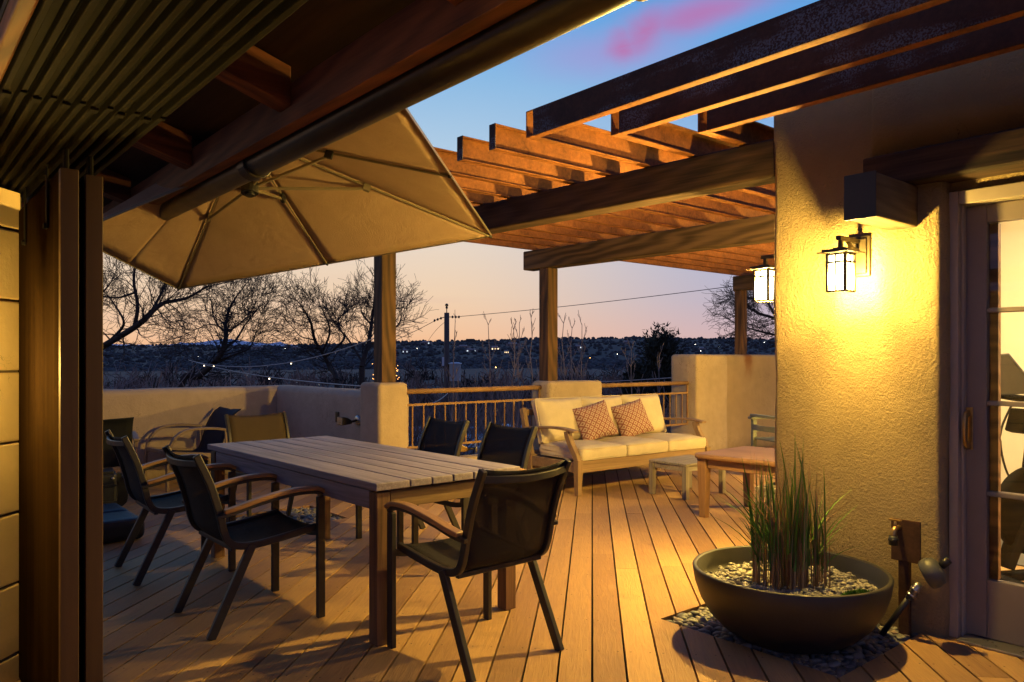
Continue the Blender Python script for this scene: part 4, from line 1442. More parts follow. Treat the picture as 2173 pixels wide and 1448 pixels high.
for i in range(8):
    E = rim[i]
    a, b = APEX - NN * 0.03, E - NN * 0.012
    if i == 7:
        continue        # no rib on the short side beside the house
    upart(MB().bar([a, b], 0.009, 0.013, NN), 'rib', 'rib', bevel=0.002)
    j = a.lerp(b, 0.42 if i % 2 else 0.46)
    upart(MB().bar([HUB, j - NN * 0.02], 0.012, 0.018, NN), 'strut', 'rib', bevel=0.002)
    dv = (b - a).normalized()
    upart(MB().bar([j - dv * 0.025 - NN * 0.012, j + dv * 0.025 - NN * 0.012], 0.024, 0.05, NN), 'joint', 'black' if i % 2 else 'rib', bevel=0.003)
    upart(MB().bar([b - dv * 0.02, b + dv * 0.004], 0.014, 0.018, NN), 'rib_tip', 'black', bevel=0.003)
hbm = MB()
hbm.tube([HUB - NN * 0.035, HUB + NN * 0.04], 0.052, 16, (1, 0, 0))
hbm.tube([HUB + NN * 0.03, APEX], 0.02, 12, (1, 0, 0))
hbm.tube([HUB - NN * 0.05, HUB - NN * 0.03], 0.03, 12, (1, 0, 0))
upart(hbm, 'hub', 'black', bevel=0.003)
MAST = UO + Vector((0, 0, 2.75))
upart(MB().tube([UO + Vector((0, 0, 0.05)), MAST], 0.038, 16), 'mast', 'rib', smooth=True)
upart(MB().bar([MAST - Vector((0, 0, 0.1)), APEX + NN * 0.06], 0.05, 0.08), 'arm', 'rib', bevel=0.006)
upart(MB().tube([APEX + NN * 0.0, APEX + NN * 0.09], 0.03, 10, (1, 0, 0)), 'finial', 'black')
ub = MB()
for sx in (-1, 1):
    for sy in (-1, 1):
        o = MB().box((0, 0, 0), (0.40, 0.40, 0.16)).build('base_weight', 'black', um, bevel=0.05, seg=4)
        o.location = (sx * 0.21, sy * 0.21, 0.085)

# ------------------------------------------------------------------ sofa and cushions
SX, SY, SR = 6.19, 5.56, R(-2.5)
sf = thing('sofa', 'three-seat teak sofa with cream cushions facing the deck by the railing', 'sofa', (SX, SY, 0), SR)
HW, FD, BD = 1.0, -0.42, 0.40
for s_ in (-1, 1):
    x = s_ * (HW - 0.035)
    MB().bar([(x, FD + 0.035, 0.0), (x, FD + 0.035, 0.20), (x, FD + 0.035, 0.345)], 0.065, 0.07, (0, 1, 0), taper=[0.72, 0.95, 1.0]).build('front_leg', 'sofa_z', sf, bevel=0.004)
    MB().bar(smooth_path([(x, FD + 0.035, 0.32), (x, FD + 0.065, 0.39), (x, FD + 0.13, 0.48), (x, FD + 0.175, 0.565), (x, FD + 0.185, 0.61)], 4), 0.055, 0.06, (0, 1, 0)).build('arm_support', 'sofa_z', sf, bevel=0.005)
    MB().bar(smooth_path([(x, FD + 0.06, 0.612), (x, FD + 0.25, 0.632), (x, FD + 0.5, 0.628), (x, BD + 0.02, 0.60)], 5), 0.075, 0.024).build('armrest', 'sofa', sf, bevel=0.006)
    MB().bar([(x, BD - 0.06, 0.0), (x, BD - 0.07, 0.33), (x, BD + 0.02, 0.60), (x, BD + 0.075, 0.80)], 0.05, 0.06, (0, 1, 0)).build('back_post', 'sofa_z', sf, bevel=0.005)
    MB().box((x, -0.02, 0.27), (0.035, 0.70, 0.10)).build('side_rail', 'sofa', sf, bevel=0.004)
MB().box((0, FD + 0.04, 0.275), (2 * HW - 0.14, 0.035, 0.115)).build('front_rail', 'sofa', sf, bevel=0.004)
MB().box((0, BD - 0.07, 0.275), (2 * HW - 0.12, 0.035, 0.11)).build('rear_rail', 'sofa', sf, bevel=0.004)
MB().bar([(-HW + 0.06, BD + 0.065, 0.76), (HW - 0.06, BD + 0.065, 0.76)], 0.03, 0.07, (0, -0.3, 1)).build('back_rail', 'sofa', sf, bevel=0.005)
for i in range(10):
    x = -0.8 + 1.6 * i / 9
    MB().bar([(x, BD - 0.05, 0.33), (x, BD + 0.055, 0.73)], 0.05, 0.015, (0, 1, 0)).build('back_slat', 'sofa_z', sf, bevel=0.003)
MB().box((0, -0.02, 0.305), (2 * HW - 0.16, 0.66, 0.02)).build('seat_deck', 'sofa', sf)


def cushion_mesh(name, w_, d, h, crown=0.03, edge=0.35, seed=0, n=14, dip=0.0, ears=0.0):
    """soft box lying in x (w), y (d), z (h)"""
    bm = bmesh.new()
    bmesh.ops.create_cube(bm, size=2)
    bmesh.ops.subdivide_edges(bm, edges=bm.edges[:], cuts=n, use_grid_fill=True)
    for v in bm.verts:
        x, y, z = v.co
        r_ = max(abs(x), abs(y))
        fz = 1.0 - edge * max(0, (max(abs(x), abs(y)) - 0.80) / 0.20) ** 2.2
        puff = crown * (1 - x * x) * (1 - y * y) * (1 if z > 0 else 0.35)
        pin = 1 - 0.035 * (1 - abs(x * y)) if ears else 1 - 0.018 * (z * z)
        X = x * w_ / 2 * (pin - ears * (1 - y * y) * abs(x) ** 3)
        Y = y * d / 2 * (pin - ears * (1 - x * x) * abs(y) ** 3)
        Z = z * h / 2 * fz + (puff if abs(z) > 0.02 else 0) * (1 if z > 0 else -1) * abs(z)
        Z -= dip * (1 - x * x) * max(0, y)
        nn = noise.noise(Vector((x * 2 + seed, y * 2, z * 2)))
        v.co = (X + 0.008 * nn, Y + 0.006 * noise.noise(Vector((y * 2, seed, x * 2))), Z + 0.008 * nn)
    me = bpy.data.meshes.new(name)
    bm.to_mesh(me)
    bm.free()
    return me


def sofa_pt(x, y, z):
    return Vector((SX, SY, 0)) + Matrix.Rotation(SR, 3, 'Z') @ Vector((x, y, z))


def piping(parent, w_, d, zs, mt='cream', r=0.0045):
    for z in zs:
        pts = []
        rr = 0.03
        for cx_, cy_, a0 in ((w_ / 2 - rr, d / 2 - rr, 0), (-w_ / 2 + rr, d / 2 - rr, 90), (-w_ / 2 + rr, -d / 2 + rr, 180), (w_ / 2 - rr, -d / 2 + rr, 270)):
            for k in range(5):
                a = R(a0 + 22.5 * k)
                pts.append((cx_ + rr * math.cos(a), cy_ + rr * math.sin(a), z))
        MB().tube(pts, r, 6, closed=True).build('piping', mt, parent, True)


side_words = ('left', 'middle', 'right')
for i in range(3):
    x = (i - 1) * 0.628
    me = cushion_mesh('seat_cushion', 0.625, 0.66, 0.135, 0.022, 0.28, i)
    o = link('seat_cushion', me, 'cream', None, True, sub=1)
    o.location = sofa_pt(x, -0.085, 0.392)
    o.rotation_euler = (0, 0, SR)
    tag(o, f'cream seat cushion at the {side_words[i]} of the teak sofa', 'cushion', 'cream seat cushions on the sofa')
    piping(o, 0.612, 0.646, (0.052, -0.052))
    me = cushion_mesh('back_cushion', 0.635, 0.47, 0.17, 0.035, 0.55, i + 5, ears=0.03, dip=0.0)
    o = link('back_cushion', me, 'cream', None, True, sub=1)
    o.location = sofa_pt(x, 0.265, 0.675)
    o.rotation_euler = (R(90 - 17), 0, SR + R((-1.5, 1, 2)[i]))
    tag(o, f'cream back cushion leaning at the {side_words[i]} of the teak sofa', 'cushion', 'cream back cushions on the sofa')
    piping(o, 0.63, 0.465, (0.035,))
for x, lab, yaw in ((-0.32, 'red and cream diamond pillow between the left and middle back cushions', -14), (0.25, 'red and cream diamond pillow between the middle and right back cushions', -12)):
    me = cushion_mesh('throw_pillow', 0.42, 0.40, 0.10, 0.05, 0.75, x * 9, ears=0.05)
    # pattern reads in the pillow's own face plane
    for v in me.vertices:
        v.co = (v.co.x, -v.co.z, v.co.y)
    o = link('throw_pillow', me, 'pillow', None, True, sub=1)
    o.location = sofa_pt(x, 0.065, 0.655)
    o.rotation_euler = (R(-24), R(-13), SR + R(yaw))
    tag(o, lab, 'pillow', 'patterned pillows on the sofa')

# ------------------------------------------------------------------ low tables
def low_stool(name, label, loc, rz, w_, d, h):
    t = thing(name, label, 'side table', loc, rz, 'low grey slatted tables')
    n = 5
    for i in range(n):
        o = MB().box((0, 0, 0), (w_, d / n - 0.006, 0.022)).build('slat', 'grey_stool', t, bevel=0.003)
        o.location = (0, -d / 2 + d * (i + 0.5) / n, h - 0.011)
    for sx in (-1, 1):
        for sy in (-1, 1):
            o = MB().box((0, 0, 0), (0.05, 0.05, h - 0.023)).build('leg', 'grey_leg', t, bevel=0.004)
            o.location = (sx * (w_ / 2 - 0.028), sy * (d / 2 - 0.028), (h - 0.023) / 2)
        o = MB().box((0, 0, 0), (0.02, d - 0.11, 0.05)).build('apron', 'grey_stool', t, bevel=0.002)
        o.location = (sx * (w_ / 2 - 0.028), 0, h - 0.05)
        o = MB().box((0, 0, 0), (w_ - 0.11, 0.02, 0.05)).build('apron', 'grey_stool', t, bevel=0.002)
        o.location = (0, sx * (d / 2 - 0.028), h - 0.05)
    return t


low_stool('side_table', 'low weathered grey slatted table in front of the sofa', (6.13, 4.63, 0), R(-1), 0.62, 0.46, 0.335)
low_stool('side_table', 'low weathered grey slatted table partly under the warm teak table, behind the reeds', (5.47, 3.10, 0), R(4), 0.46, 0.46, 0.33)
ct = thing('coffee_table', 'warm teak coffee table with rounded edge, partly hidden by the stucco wall', 'table', (5.68, 3.22, 0), R(2))
CW, CL = 0.84, 1.42
top = MB()
rr = 0.07
poly = []
for cx_, cy_, a0 in ((CW / 2 - rr, CL / 2 - rr, 0), (-CW / 2 + rr, CL / 2 - rr, 90), (-CW / 2 + rr, -CL / 2 + rr, 180), (CW / 2 - rr, -CL / 2 + rr, 270)):
    poly += [(cx_ + rr * math.cos(R(a0 + 15 * k)), cy_ + rr * math.sin(R(a0 + 15 * k))) for k in range(7)]
top.prism(poly, 0.49, 0.532)
top.build('top', 'coffee', ct, bevel=0.018, seg=4)
for sx in (-1, 1):
    for sy in (-1, 1):
        MB().bar([(sx * (CW / 2 - 0.075), sy * (CL / 2 - 0.075), 0), (sx * (CW / 2 - 0.075), sy * (CL / 2 - 0.075), 0.489)], 0.085, 0.085, (0, 1, 0), taper=[0.72, 1.0]).build('leg', 'coffee_leg', ct, bevel=0.006)
    o = MB().box((0, 0, 0), (0.025, CL - 0.24, 0.075)).build('apron', 'coffee', ct, bevel=0.003)
    o.location = (sx * (CW / 2 - 0.07), 0, 0.450)
    o = MB().box((0, 0, 0), (CW - 0.24, 0.025, 0.075)).build('apron', 'coffee', ct, bevel=0.003)
    o.location = (0, sx * (CL / 2 - 0.07), 0.450)
gc = thing('slatted_chair', 'green grey slatted armchair behind the warm teak table', 'chair', (8.0, 4.62, 0), R(65))
for sx in (-1, 1):
    for sy in (-1, 1):
        MB().bar([(sx * 0.3, sy * 0.27, 0), (sx * 0.3, sy * 0.27, 0.62)], 0.05, 0.05, (0, 1, 0)).build('leg', 'grey_chair', gc, bevel=0.004)
    MB().box((sx * 0.3, 0, 0.635), (0.07, 0.66, 0.028)).build('armrest', 'grey_chair', gc, bevel=0.006)
    MB().box((sx * 0.3, 0, 0.50), (0.022, 0.50, 0.05)).build('side_rail', 'grey_chair', gc, bevel=0.003)
MB().bar(smooth_path([(-0.33, 0.26, 0.66), (-0.18, 0.36, 0.675), (0, 0.39, 0.68), (0.18, 0.36, 0.675), (0.33, 0.26, 0.66)], 5), 0.06, 0.03).build('top_rail', 'grey_chair', gc, bevel=0.005)
MB().bar(smooth_path([(-0.3, 0.28, 0.53), (0, 0.38, 0.54), (0.3, 0.28, 0.53)], 6), 0.02, 0.06).build('back_rail', 'grey_chair', gc, bevel=0.004)
for i in range(6):
    MB().box((0, -0.24 + 0.095 * i, 0.40), (0.58, 0.08, 0.02)).build('seat_slat', 'grey_chair', gc, bevel=0.003)

# ------------------------------------------------------------------ planter
PC = Vector((3.345, 1.935, 0))
pl = thing('planter_bowl', 'wide dark round bowl planter standing on the pebbles by the stucco wall', 'planter', PC)
prof = [(0.0, -0.008), (0.20, -0.008), (0.245, 0.0), (0.31, 0.04), (0.37, 0.10), (0.412, 0.17), (0.436, 0.24), (0.448, 0.312), (0.444, 0.318), (0.430, 0.318), (0.426, 0.312), (0.414, 0.25), (0.40, 0.22), (0.0, 0.215)]
MB().lathe(prof, 72).build('bowl', 'bowl', pl, True)
inb = lambda x, y: (x - PC.x) ** 2 + (y - PC.y) ** 2 < 0.385 ** 2
pebbles('pebble_topping', (PC.x - 0.4, PC.y - 0.4), (PC.x + 0.4, PC.y + 0.4), 0.24, 1500, (0.012, 0.024), 'pebble_pale', 'pale flat pebbles covering the soil inside the bowl planter', 3, inb, detail=1,
        zf=lambda x, y: 0.238 + 0.02 * noise.noise(Vector((x * 4, y * 4, 0))))


def reeds():
    rng = random.Random(11)
    t = thing('reed_grass', 'tall clump of green and dry reed grass growing in the bowl planter', 'grass clump', PC + Vector((-0.01, -0.005, 0.24)))
    G, Dm = MB(), MB()
    def blade(mb, x, y, h, w_, lean, az, curl, n=6, z0=0.0):
        pts = []
        dx, dy = math.cos(az), math.sin(az)
        for i in range(n + 1):
            s_ = i / n
            b = lean * s_ + curl * s_ * s_ * s_
            pts.append(Vector((x + dx * b * h, y + dy * b * h, z0 + h * s_ * (1 - 0.35 * curl * s_))))
        tw = rng.uniform(0, PI)
        sd = Vector((math.cos(tw), math.sin(tw), 0))
        vs, fs = [], []
        for i, p_ in enumerate(pts):
            ww = w_ * (1 - (i / n) ** 2.0) * 0.5 + 0.0004
            vs += [p_ + sd * ww, p_ - sd * ww]
        for i in range(n):
            fs.append((2 * i, 2 * i + 1, 2 * i + 3, 2 * i + 2))
        mb.add(vs, fs)
    # the clump is a band, wider across the view than deep
    u_ = RGT
    v_ = FWD
    for i in range(210):
        a, b = rng.gauss(0, 1), rng.uniform(-0.10, 0.10)
        a = max(-1.5, min(1.5, a * 0.8)) * 0.105
        p_ = u_ * a + v_ * b
        h = rng.uniform(0.30, 0.60)
        az = rng.uniform(0, 2 * PI)
        blade(Dm, p_.x, p_.y, h * 0.75, 0.0065, rng.uniform(0, 0.06), az, 0.0, 4)
        if rng.random() < 0.6:
            z0 = h * rng.uniform(0.15, 0.4)
            blade(G, p_.x, p_.y, h * rng.uniform(0.55, 0.95), rng.uniform(0.008, 0.014), rng.uniform(0.0, 0.12), az, rng.uniform(0, 0.12), 6, z0)
        if rng.random() < 0.45:
            blade(Dm, p_.x, p_.y, rng.uniform(0.46, 0.64), 0.006, rng.uniform(0.0, 0.06), az, 0.03, 5)
            hh = rng.uniform(0.50, 0.64)
    for i in range(55):   # leaves breaking out sideways
        a = rng.choice((-1, -1, 1)) * rng.uniform(0.05, 0.15)
        p_ = u_ * a + v_ * rng.uniform(-0.09, 0.09)
        az = math.atan2((u_ * a).y, (u_ * a).x) + rng.uniform(-0.9, 0.9)
        blade(G if rng.random() < 0.7 else Dm, p_.x, p_.y, rng.uniform(0.15, 0.28), rng.uniform(0.005, 0.010), rng.uniform(0.3, 0.7), az, rng.uniform(0.1, 0.5), 6, rng.uniform(0.05, 0.30))
    G.build('green_blades', 'reed_green', t)
    Dm.build('dry_stems', 'reed_dry', t)


reeds()


def moss():
    rng = random.Random(5)
    m_ = MB()
    c = PC + RGT * 0.235 - FWD * 0.235 + Vector((0, 0, 0.25))
    for i in range(1500):
        a, r_ = rng.uniform(0, 2 * PI), math.sqrt(rng.random())
        p_ = c + (RGT * math.cos(a) * 0.085 + FWD * math.sin(a) * 0.05) * r_ + Vector((0, 0, 0.025 * (1 - r_ * r_)))
        q_ = Vector((rng.gauss(0, 1), rng.gauss(0, 1), rng.gauss(0.6, 0.8))).normalized() * rng.uniform(0.008, 0.018)
        sd = q_.cross(Vector((rng.random(), rng.random(), 0.2))).normalized() * 0.003
        m_.add([p_ - sd, p_ + sd, p_ + q_], [(0, 1, 2)])
    tag(m_.build('moss_tuft', 'moss'), 'small bright green moss tuft at the rim of the bowl planter', 'plant')


moss()

# hose bib on its rusted post, garden stake light leaning in the pebbles
hbt = thing('hose_bib', 'brass hose tap on a rusty steel plate and post at the stucco wall', 'tap', (3.80, 1.60, 0))
MB().box((0, -0.01, 0.44), (0.012, 0.135, 0.20)).build('plate', 'rust_plate', hbt, bevel=0.002)
MB().box((0.012, 0.0, 0.15), (0.03, 0.05, 0.44)).build('post', 'rust_plate', hbt, bevel=0.003)
tp = MB()
tp.tube([(0, 0.02, 0.50), (-0.055, 0.02, 0.50)], 0.012, 12)
tp.tube(smooth_path([(-0.04, 0.02, 0.50), (-0.06, 0.02, 0.49), (-0.066, 0.02, 0.465)], 4), 0.014, 12)
tp.tube([(-0.045, 0.02, 0.50), (-0.045, 0.02, 0.535)], 0.007, 8)
tp.build('spigot', 'brass', hbt, True)
MB().box((-0.045, 0.02, 0.54), (0.014, 0.06, 0.009)).build('tap_handle', 'brass', hbt, bevel=0.003)
MB().tube([(-0.067, 0.02, 0.468), (-0.068, 0.02, 0.425)], 0.02, 12).tube([(-0.067, 0.02, 0.455), (-0.067, 0.02, 0.448)], 0.024, 12).build('connector', 'black', hbt, True)
A_, B_ = Vector((3.715, 1.66, 0.0)), Vector((3.735, 1.50, 0.27))
gs = thing('garden_stake', 'grey round-headed garden stake leaning in the pebbles beside the tap', 'garden stake', A_)
dv = (B_ - A_)
MB().tube([-dv * 0.1, dv * 0.72], 0.014, 12, (1, 0, 0)).build('stem', 'black', gs, True)
MB().tube([dv * 0.70, dv * 0.98], 0.017, 12, (1, 0, 0), taper=None).tube([dv * 0.76, dv * 0.79], 0.021, 12, (1, 0, 0)).tube([dv * 0.86, dv * 0.89], 0.021, 12, (1, 0, 0)).build('collar', 'steel', gs, True)
hd = dv + Vector((0.0, -0.055, 0.06))
hn_ = (Vector((-0.25, 0.75, -0.45))).normalized()
MB().sweep([hd + hn_ * 0.035, hd + hn_ * 0.028, hd, hd - hn_ * 0.03, hd - hn_ * 0.045], [(math.cos(2 * PI * i / 28), math.sin(2 * PI * i / 28)) for i in range(28)], (1, 0, 0), taper=[0.058, 0.066, 0.07, 0.06, 0.03]).build('head', 'can_grey', gs, True)
MB().tube([hd - hn_ * 0.04 + Vector((0, 0, 0.015)), hd - hn_ * 0.075 + Vector((0, 0, 0.03))], 0.018, 12, (1, 0, 0)).build('cap', 'black', gs, True)

# flood lamps and cover plate on the parapet
def flood(loc, rz, label, m_='bronze'):
    t = thing('flood_lamp', label, 'flood lamp', loc, rz, 'small unlit flood lamps')
    MB().lathe([(0.05, 0), (0.05, 0.015), (0.03, 0.022), (0, 0.022)], 16).build('base', 'steel', t, True)
    t.children[0].rotation_euler = (R(-90), 0, 0)
    MB().tube([(0, 0.02, 0), (0, 0.10, -0.01)], 0.012, 8).tube([(-0.02, 0.10, -0.012), (0.02, 0.10, -0.012)], 0.018, 10).build('arm', 'bronze', t, True)
    MB().bar([(0, 0.10, -0.01), (0, 0.15, 0.0), (0, 0.21, 0.005)], 0.10, 0.085, taper=[0.5, 0.8, 1.0]).build('head', m_, t, bevel=0.006)
    MB().box((0, 0.213, 0.005), (0.085, 0.004, 0.07)).build('lens', 'steel', t)
    return t


flood((3.70, 6.78, 0.71), R(95), 'bronze flood lamp on an arm on the blue-lit parapet beyond the table')
flood((4.78, 6.26, 0.40), R(60), 'small brass-coloured flood lamp lying on the curb below the railing', 'brass')
tag(MB().box((0, 0, 0), (0.012, 0.07, 0.11)).build('cover_plate', 'bronze', bevel=0.006), 'dark outlet cover on the parapet left of the flood lamp', 'outlet cover')
bpy.data.objects['cover_plate'].location = (3.695, 7.22, 0.72)

# ------------------------------------------------------------------ terrain
def sstep(a, b, x):
    t = max(0.0, min(1.0, (x - a) / (b - a)))
    return t * t * (3 - 2 * t)


def interp(x, xs, ys_):
    return float(np.interp(x, xs, ys_))


def ground_z(r, az):
    """az in radians from the view axis, positive to the right"""
    t = math.tan(max(-1.2, min(1.2, az)))
    u = 1086.5 + 1620 * t
    sky_v = interp(u, [0, 300, 600, 760, 900, 1100, 1300, 1500, 1700, 2200], [736, 735, 735, 731, 725, 722, 719, 718, 722, 724])
    dist = r * math.cos(max(-1.2, min(1.2, az)))
    zr = EYE + (765 - sky_v) / 1620 * 1700
    z = interp(dist, [0, 8, 30, 80, 200, 420, 800, 1250, 1700, 2000, 3200], [-3.4, -3.6, -4.6, -6.5, -9, -8, 2 + 0.0 * zr, zr * 0.62, zr, zr - 6, zr - 60])
    if dist > 150:
        k = sstep(150, 700, dist)
        z += k * 5 * noise.noise(Vector((r * math.sin(az) / 170, r * math.cos(az) / 240, 3)))
    z += 0.35 * noise.noise(Vector((r * math.sin(az) / 9, r * math.cos(az) / 9, 1))) * sstep(6, 25, dist)
    return z


def polar(r, az):
    return FWD * (r * math.cos(az)) + RGT * (r * math.sin(az))


gm = MB()
rs = [2.0, 5, 8, 12, 18, 26, 36, 50, 70, 95, 130, 175, 230, 300, 380, 470, 570, 680, 800, 930, 1070, 1220, 1370, 1500, 1600, 1680, 1720, 1800, 2000, 2500, 3200]
NA = 150
for r_ in rs:
    for i in range(NA + 1):
        az = -1.9 + 3.8 * i / NA
        p_ = polar(r_, az)
        gm.v.append((p_.x, p_.y, ground_z(r_, az)))
for j in range(len(rs) - 1):
    for i in range(NA):
        a = j * (NA + 1) + i
        gm.f.append((a, a + 1, a + NA + 2, a + NA + 1))
tag(gm.build('valley_ground', 'ground', smooth=True), kind='structure')
# the ground directly below and behind, and the building mass under the deck
g2 = MB().span((-400, -400, -4.2), (400, 400, -4.0))
tag(g2.build('ground', 'ground'), kind='structure')
tag(MB().span((-2.3, -1.7, -4.2), (3.75, 9.02, -0.22)).span((3.76, -1.7, -4.2), (11.6, 6.5, -0.22)).build('storey_below', 'adobe'), 'stucco storey of the house below the deck', 'house storey')


def mountains():
    m_ = MB()
    us = np.linspace(-900, 900, 260)
    D = 21000
    for k, u in enumerate(us):
        base = interp(u, [-900, -300, 100, 260, 350, 380, 420, 455, 480, 510, 545, 570, 590, 615, 680, 900],
                      [729, 727, 730, 731, 733, 728, 727, 722, 719, 723, 727, 729, 726, 731, 736, 745])
        v = base + 2.2 * noise.noise(Vector((u / 14, 0, 2))) + 1.0 * noise.noise(Vector((u / 4, 5, 2)))
        for dd, vv in ((D - 2500, 752), (D - 900, v + (752 - v) * 0.45 + 2 * noise.noise(Vector((u / 6, 9, 1)))), (D, v), (D + 1800, v + 20)):
            p_ = at(u, vv, dd)
            m_.v.append(tuple(p_))
    n = 4
    for k in range(len(us) - 1):
        for q_ in range(n - 1):
            a = k * n + q_
            m_.f.append((a, a + n, a + n + 1, a + 1))
    tag(m_.build('distant_mountains', 'hazy_snow'), kind='structure')


mountains()


# ------------------------------------------------------------------ bare trees
class Segs:
    def __init__(s):
        s.a = []

    def add(s, p0, p1, r0, r1):
        s.a.append((*p0, *p1, r0, r1))

    def arrays(s, sides=3):
        A = np.array(s.a)
        p0, p1, r0, r1 = A[:, 0:3], A[:, 3:6], A[:, 6], A[:, 7]
        t = p1 - p0
        t /= np.linalg.norm(t, axis=1, keepdims=True) + 1e-9
        ref = np.where(np.abs(t[:, 2:3]) > 0.9, np.array([[1.0, 0, 0]]), np.array([[0, 0, 1.0]]))
        x = np.cross(t, ref)
        x /= np.linalg.norm(x, axis=1, keepdims=True) + 1e-9
        y = np.cross(t, x)
        n = len(A)
        V = np.zeros((n, 2 * sides, 3))
        for i in range(sides):
            c, s_ = math.cos(2 * PI * i / sides), math.sin(2 * PI * i / sides)
            V[:, i] = p0 + (x * c + y * s_) * r0[:, None]
            V[:, sides + i] = p1 + (x * c + y * s_) * r1[:, None]
        base = (np.arange(n) * 2 * sides)[:, None, None]
        f = np.array([[i, (i + 1) % sides, sides + (i + 1) % sides, sides + i] for i in range(sides)])[None]
        return V.reshape(-1, 3), (base + f).reshape(-1, 4)


def rdir(rng, d, ang):
    """turn d by about ang"""
    r_ = Vector((rng.gauss(0, 1), rng.gauss(0, 1), rng.gauss(0, 1)))
    s_ = d.cross(r_).normalized()
    return (d * math.cos(ang) + s_ * math.sin(ang)).normalized()


def grow(S, rng, p_, d, length, r, depth, up=0.12, wig=0.22, kids=(4, 7), ratio=0.55, steps=4, rmin=0.004, spread=(0.4, 0.9)):
    seg = length / steps
    pts = [p_]
    rad = r
    for i in range(steps):
        d = rdir(rng, d, rng.uniform(0, wig))
        d = (d + Vector((0, 0, up * 0.5))).normalized()
        q_ = p_ + d * seg
        r2 = max(rmin, r * (1 - 0.8 * (i + 1) / steps))
        S.add(p_, q_, rad, r2)
        p_, rad = q_, r2
        pts.append(q_)
        if depth > 0 and i > 0 or depth > 0 and steps < 4:
            for k in range(max(1, rng.randint(*kids) // 2)):
                dd = rdir(rng, d, rng.uniform(*spread))
                grow(S, rng, q_ - d * seg * rng.random(), dd, length * ratio * rng.uniform(0.6, 1.15), max(rmin, rad * 0.6), depth - 1, up, wig * 1.15, kids, ratio, 3, rmin, spread)


def limb_tree(name, label, base, limbs, seed, D, group=None, twig_len=0.9, depth=2, dens=2.2, mt='twig', rmin=None, jit=0.7, up=0.1):
    """limbs: (list of (u, v), start radius, end radius); depth of the crown scatters around D"""
    rng = random.Random(seed)
    T, C = Segs(), Segs()
    rmin = rmin or D * 0.00022
    for pts, r0, r1 in limbs:
        ph = rng.uniform(0, 9)
        P_ = []
        for i, (u, v) in enumerate(pts):
            P_.append(at(u, v, D + jit * 3.0 * noise.noise(Vector((u / 90, v / 90, seed)))))
        P_ = smooth_path(P_, 5)
        r0, r1 = r0 * 0.55, r1 * 0.6
        n = len(P_)
        for i in range(n - 1):
            a, b = r0 + (r1 - r0) * i / n, r0 + (r1 - r0) * (i + 1) / n
            w0 = Vector((rng.uniform(-1, 1), rng.uniform(-1, 1), rng.uniform(-1, 1))) * a * 0.25
            T.add(P_[i], P_[i + 1], a, b)
            if i / n > 0.18:
                d = (P_[i + 1] - P_[i]).normalized()
                for k in range(int(dens * (0.6 + i / n) + rng.random())):
                    dd = rdir(rng, d, rng.uniform(0.35, 1.2))
                    grow(C, rng, P_[i].lerp(P_[i + 1], rng.random()), dd, twig_len * rng.uniform(0.5, 1.2) * (1.2 - 0.4 * i / n), max(rmin, b * 0.32), depth, up, 0.3, (2, 4), 0.6, 4, rmin)
        d = (P_[-1] - P_[-2]).normalized()
        for k in range(3):
            grow(C, rng, P_[-1], rdir(rng, d, rng.uniform(0, 0.5)), twig_len, max(rmin, r1 * 0.7), depth, up, 0.3, (3, 5), 0.6, 4, rmin)
    b = Vector(base)
    t = thing(name, label, 'tree', b, 0, group)
    V, F = T.arrays(7)
    npmesh('trunk', V - np.array(b), F, 'bark', t, True)
    V, F = C.arrays(3)
    npmesh('crown', V - np.array(b), F, mt, t)
    return t


def below(u, D, dz=0.0):
    p_ = at(u, 765, D)
    az = math.atan((u - 1086.5) / 1620)
    return Vector((p_.x, p_.y, ground_z(p_.xy.length, az) + dz))


def to_px(p_):
    D = p_.x * FWD.x + p_.y * FWD.y
    return (1086.5 + 1620 * (p_.x * RGT.x + p_.y * RGT.y) / D, 765 + 1620 * (EYE - p_.z) / D)


GT = 'bare trees beyond the parapet'
b = below(70, 26)
limb_tree('leaning_tree', 'large bare tree leaning in from the left under the umbrella', b, [
    ([to_px(b), (110, 820), (170, 768), (225, 732), (290, 692), (330, 655), (352, 642), (398, 632), (440, 608)], 0.30, 0.05),
    ([(225, 732), (256, 700), (262, 680), (245, 650), (232, 632)], 0.11, 0.03),
    ([(285, 694), (292, 650), (284, 600), (288, 560), (300, 520)], 0.13, 0.04),
    ([(284, 622), (250, 632), (215, 630), (180, 640)], 0.07, 0.03),
    ([(318, 668), (345, 618), (352, 600), (380, 560)], 0.10, 0.03),
    ([(352, 642), (372, 655), (386, 672), (380, 690)], 0.04, 0.015),
    ([(256, 700), (300, 690), (330, 660)], 0.04, 0.02),
    ([(170, 768), (180, 700), (205, 640), (235, 600)], 0.12, 0.03),
], 21, 26, GT, 1.35, 2, 1.1)
b = below(372, 34)
limb_tree('forked_tree', 'bare forked tree standing alone against the sunset left of the pale mountains', b, [
    ([to_px(b), (385, 818), (420, 800), (455, 770), (474, 740), (480, 706), (478, 690)], 0.30, 0.14),
    ([(478, 692), (486, 660), (500, 632), (520, 606)], 0.13, 0.03),
    ([(480, 706), (462, 690), (452, 668), (448, 640)], 0.10, 0.03),
    ([(474, 740), (500, 722), (514, 700), (520, 690), (548, 655)], 0.11, 0.03),
    ([(480, 706), (505, 690), (525, 672), (545, 640)], 0.09, 0.03),
    ([(455, 770), (500, 752), (530, 738), (545, 700)], 0.10, 0.03),
    ([(462, 690), (438, 690), (415, 700)], 0.05, 0.02),
], 22, 34, GT, 1.75, 2, 1.2)
b = below(700, 33)
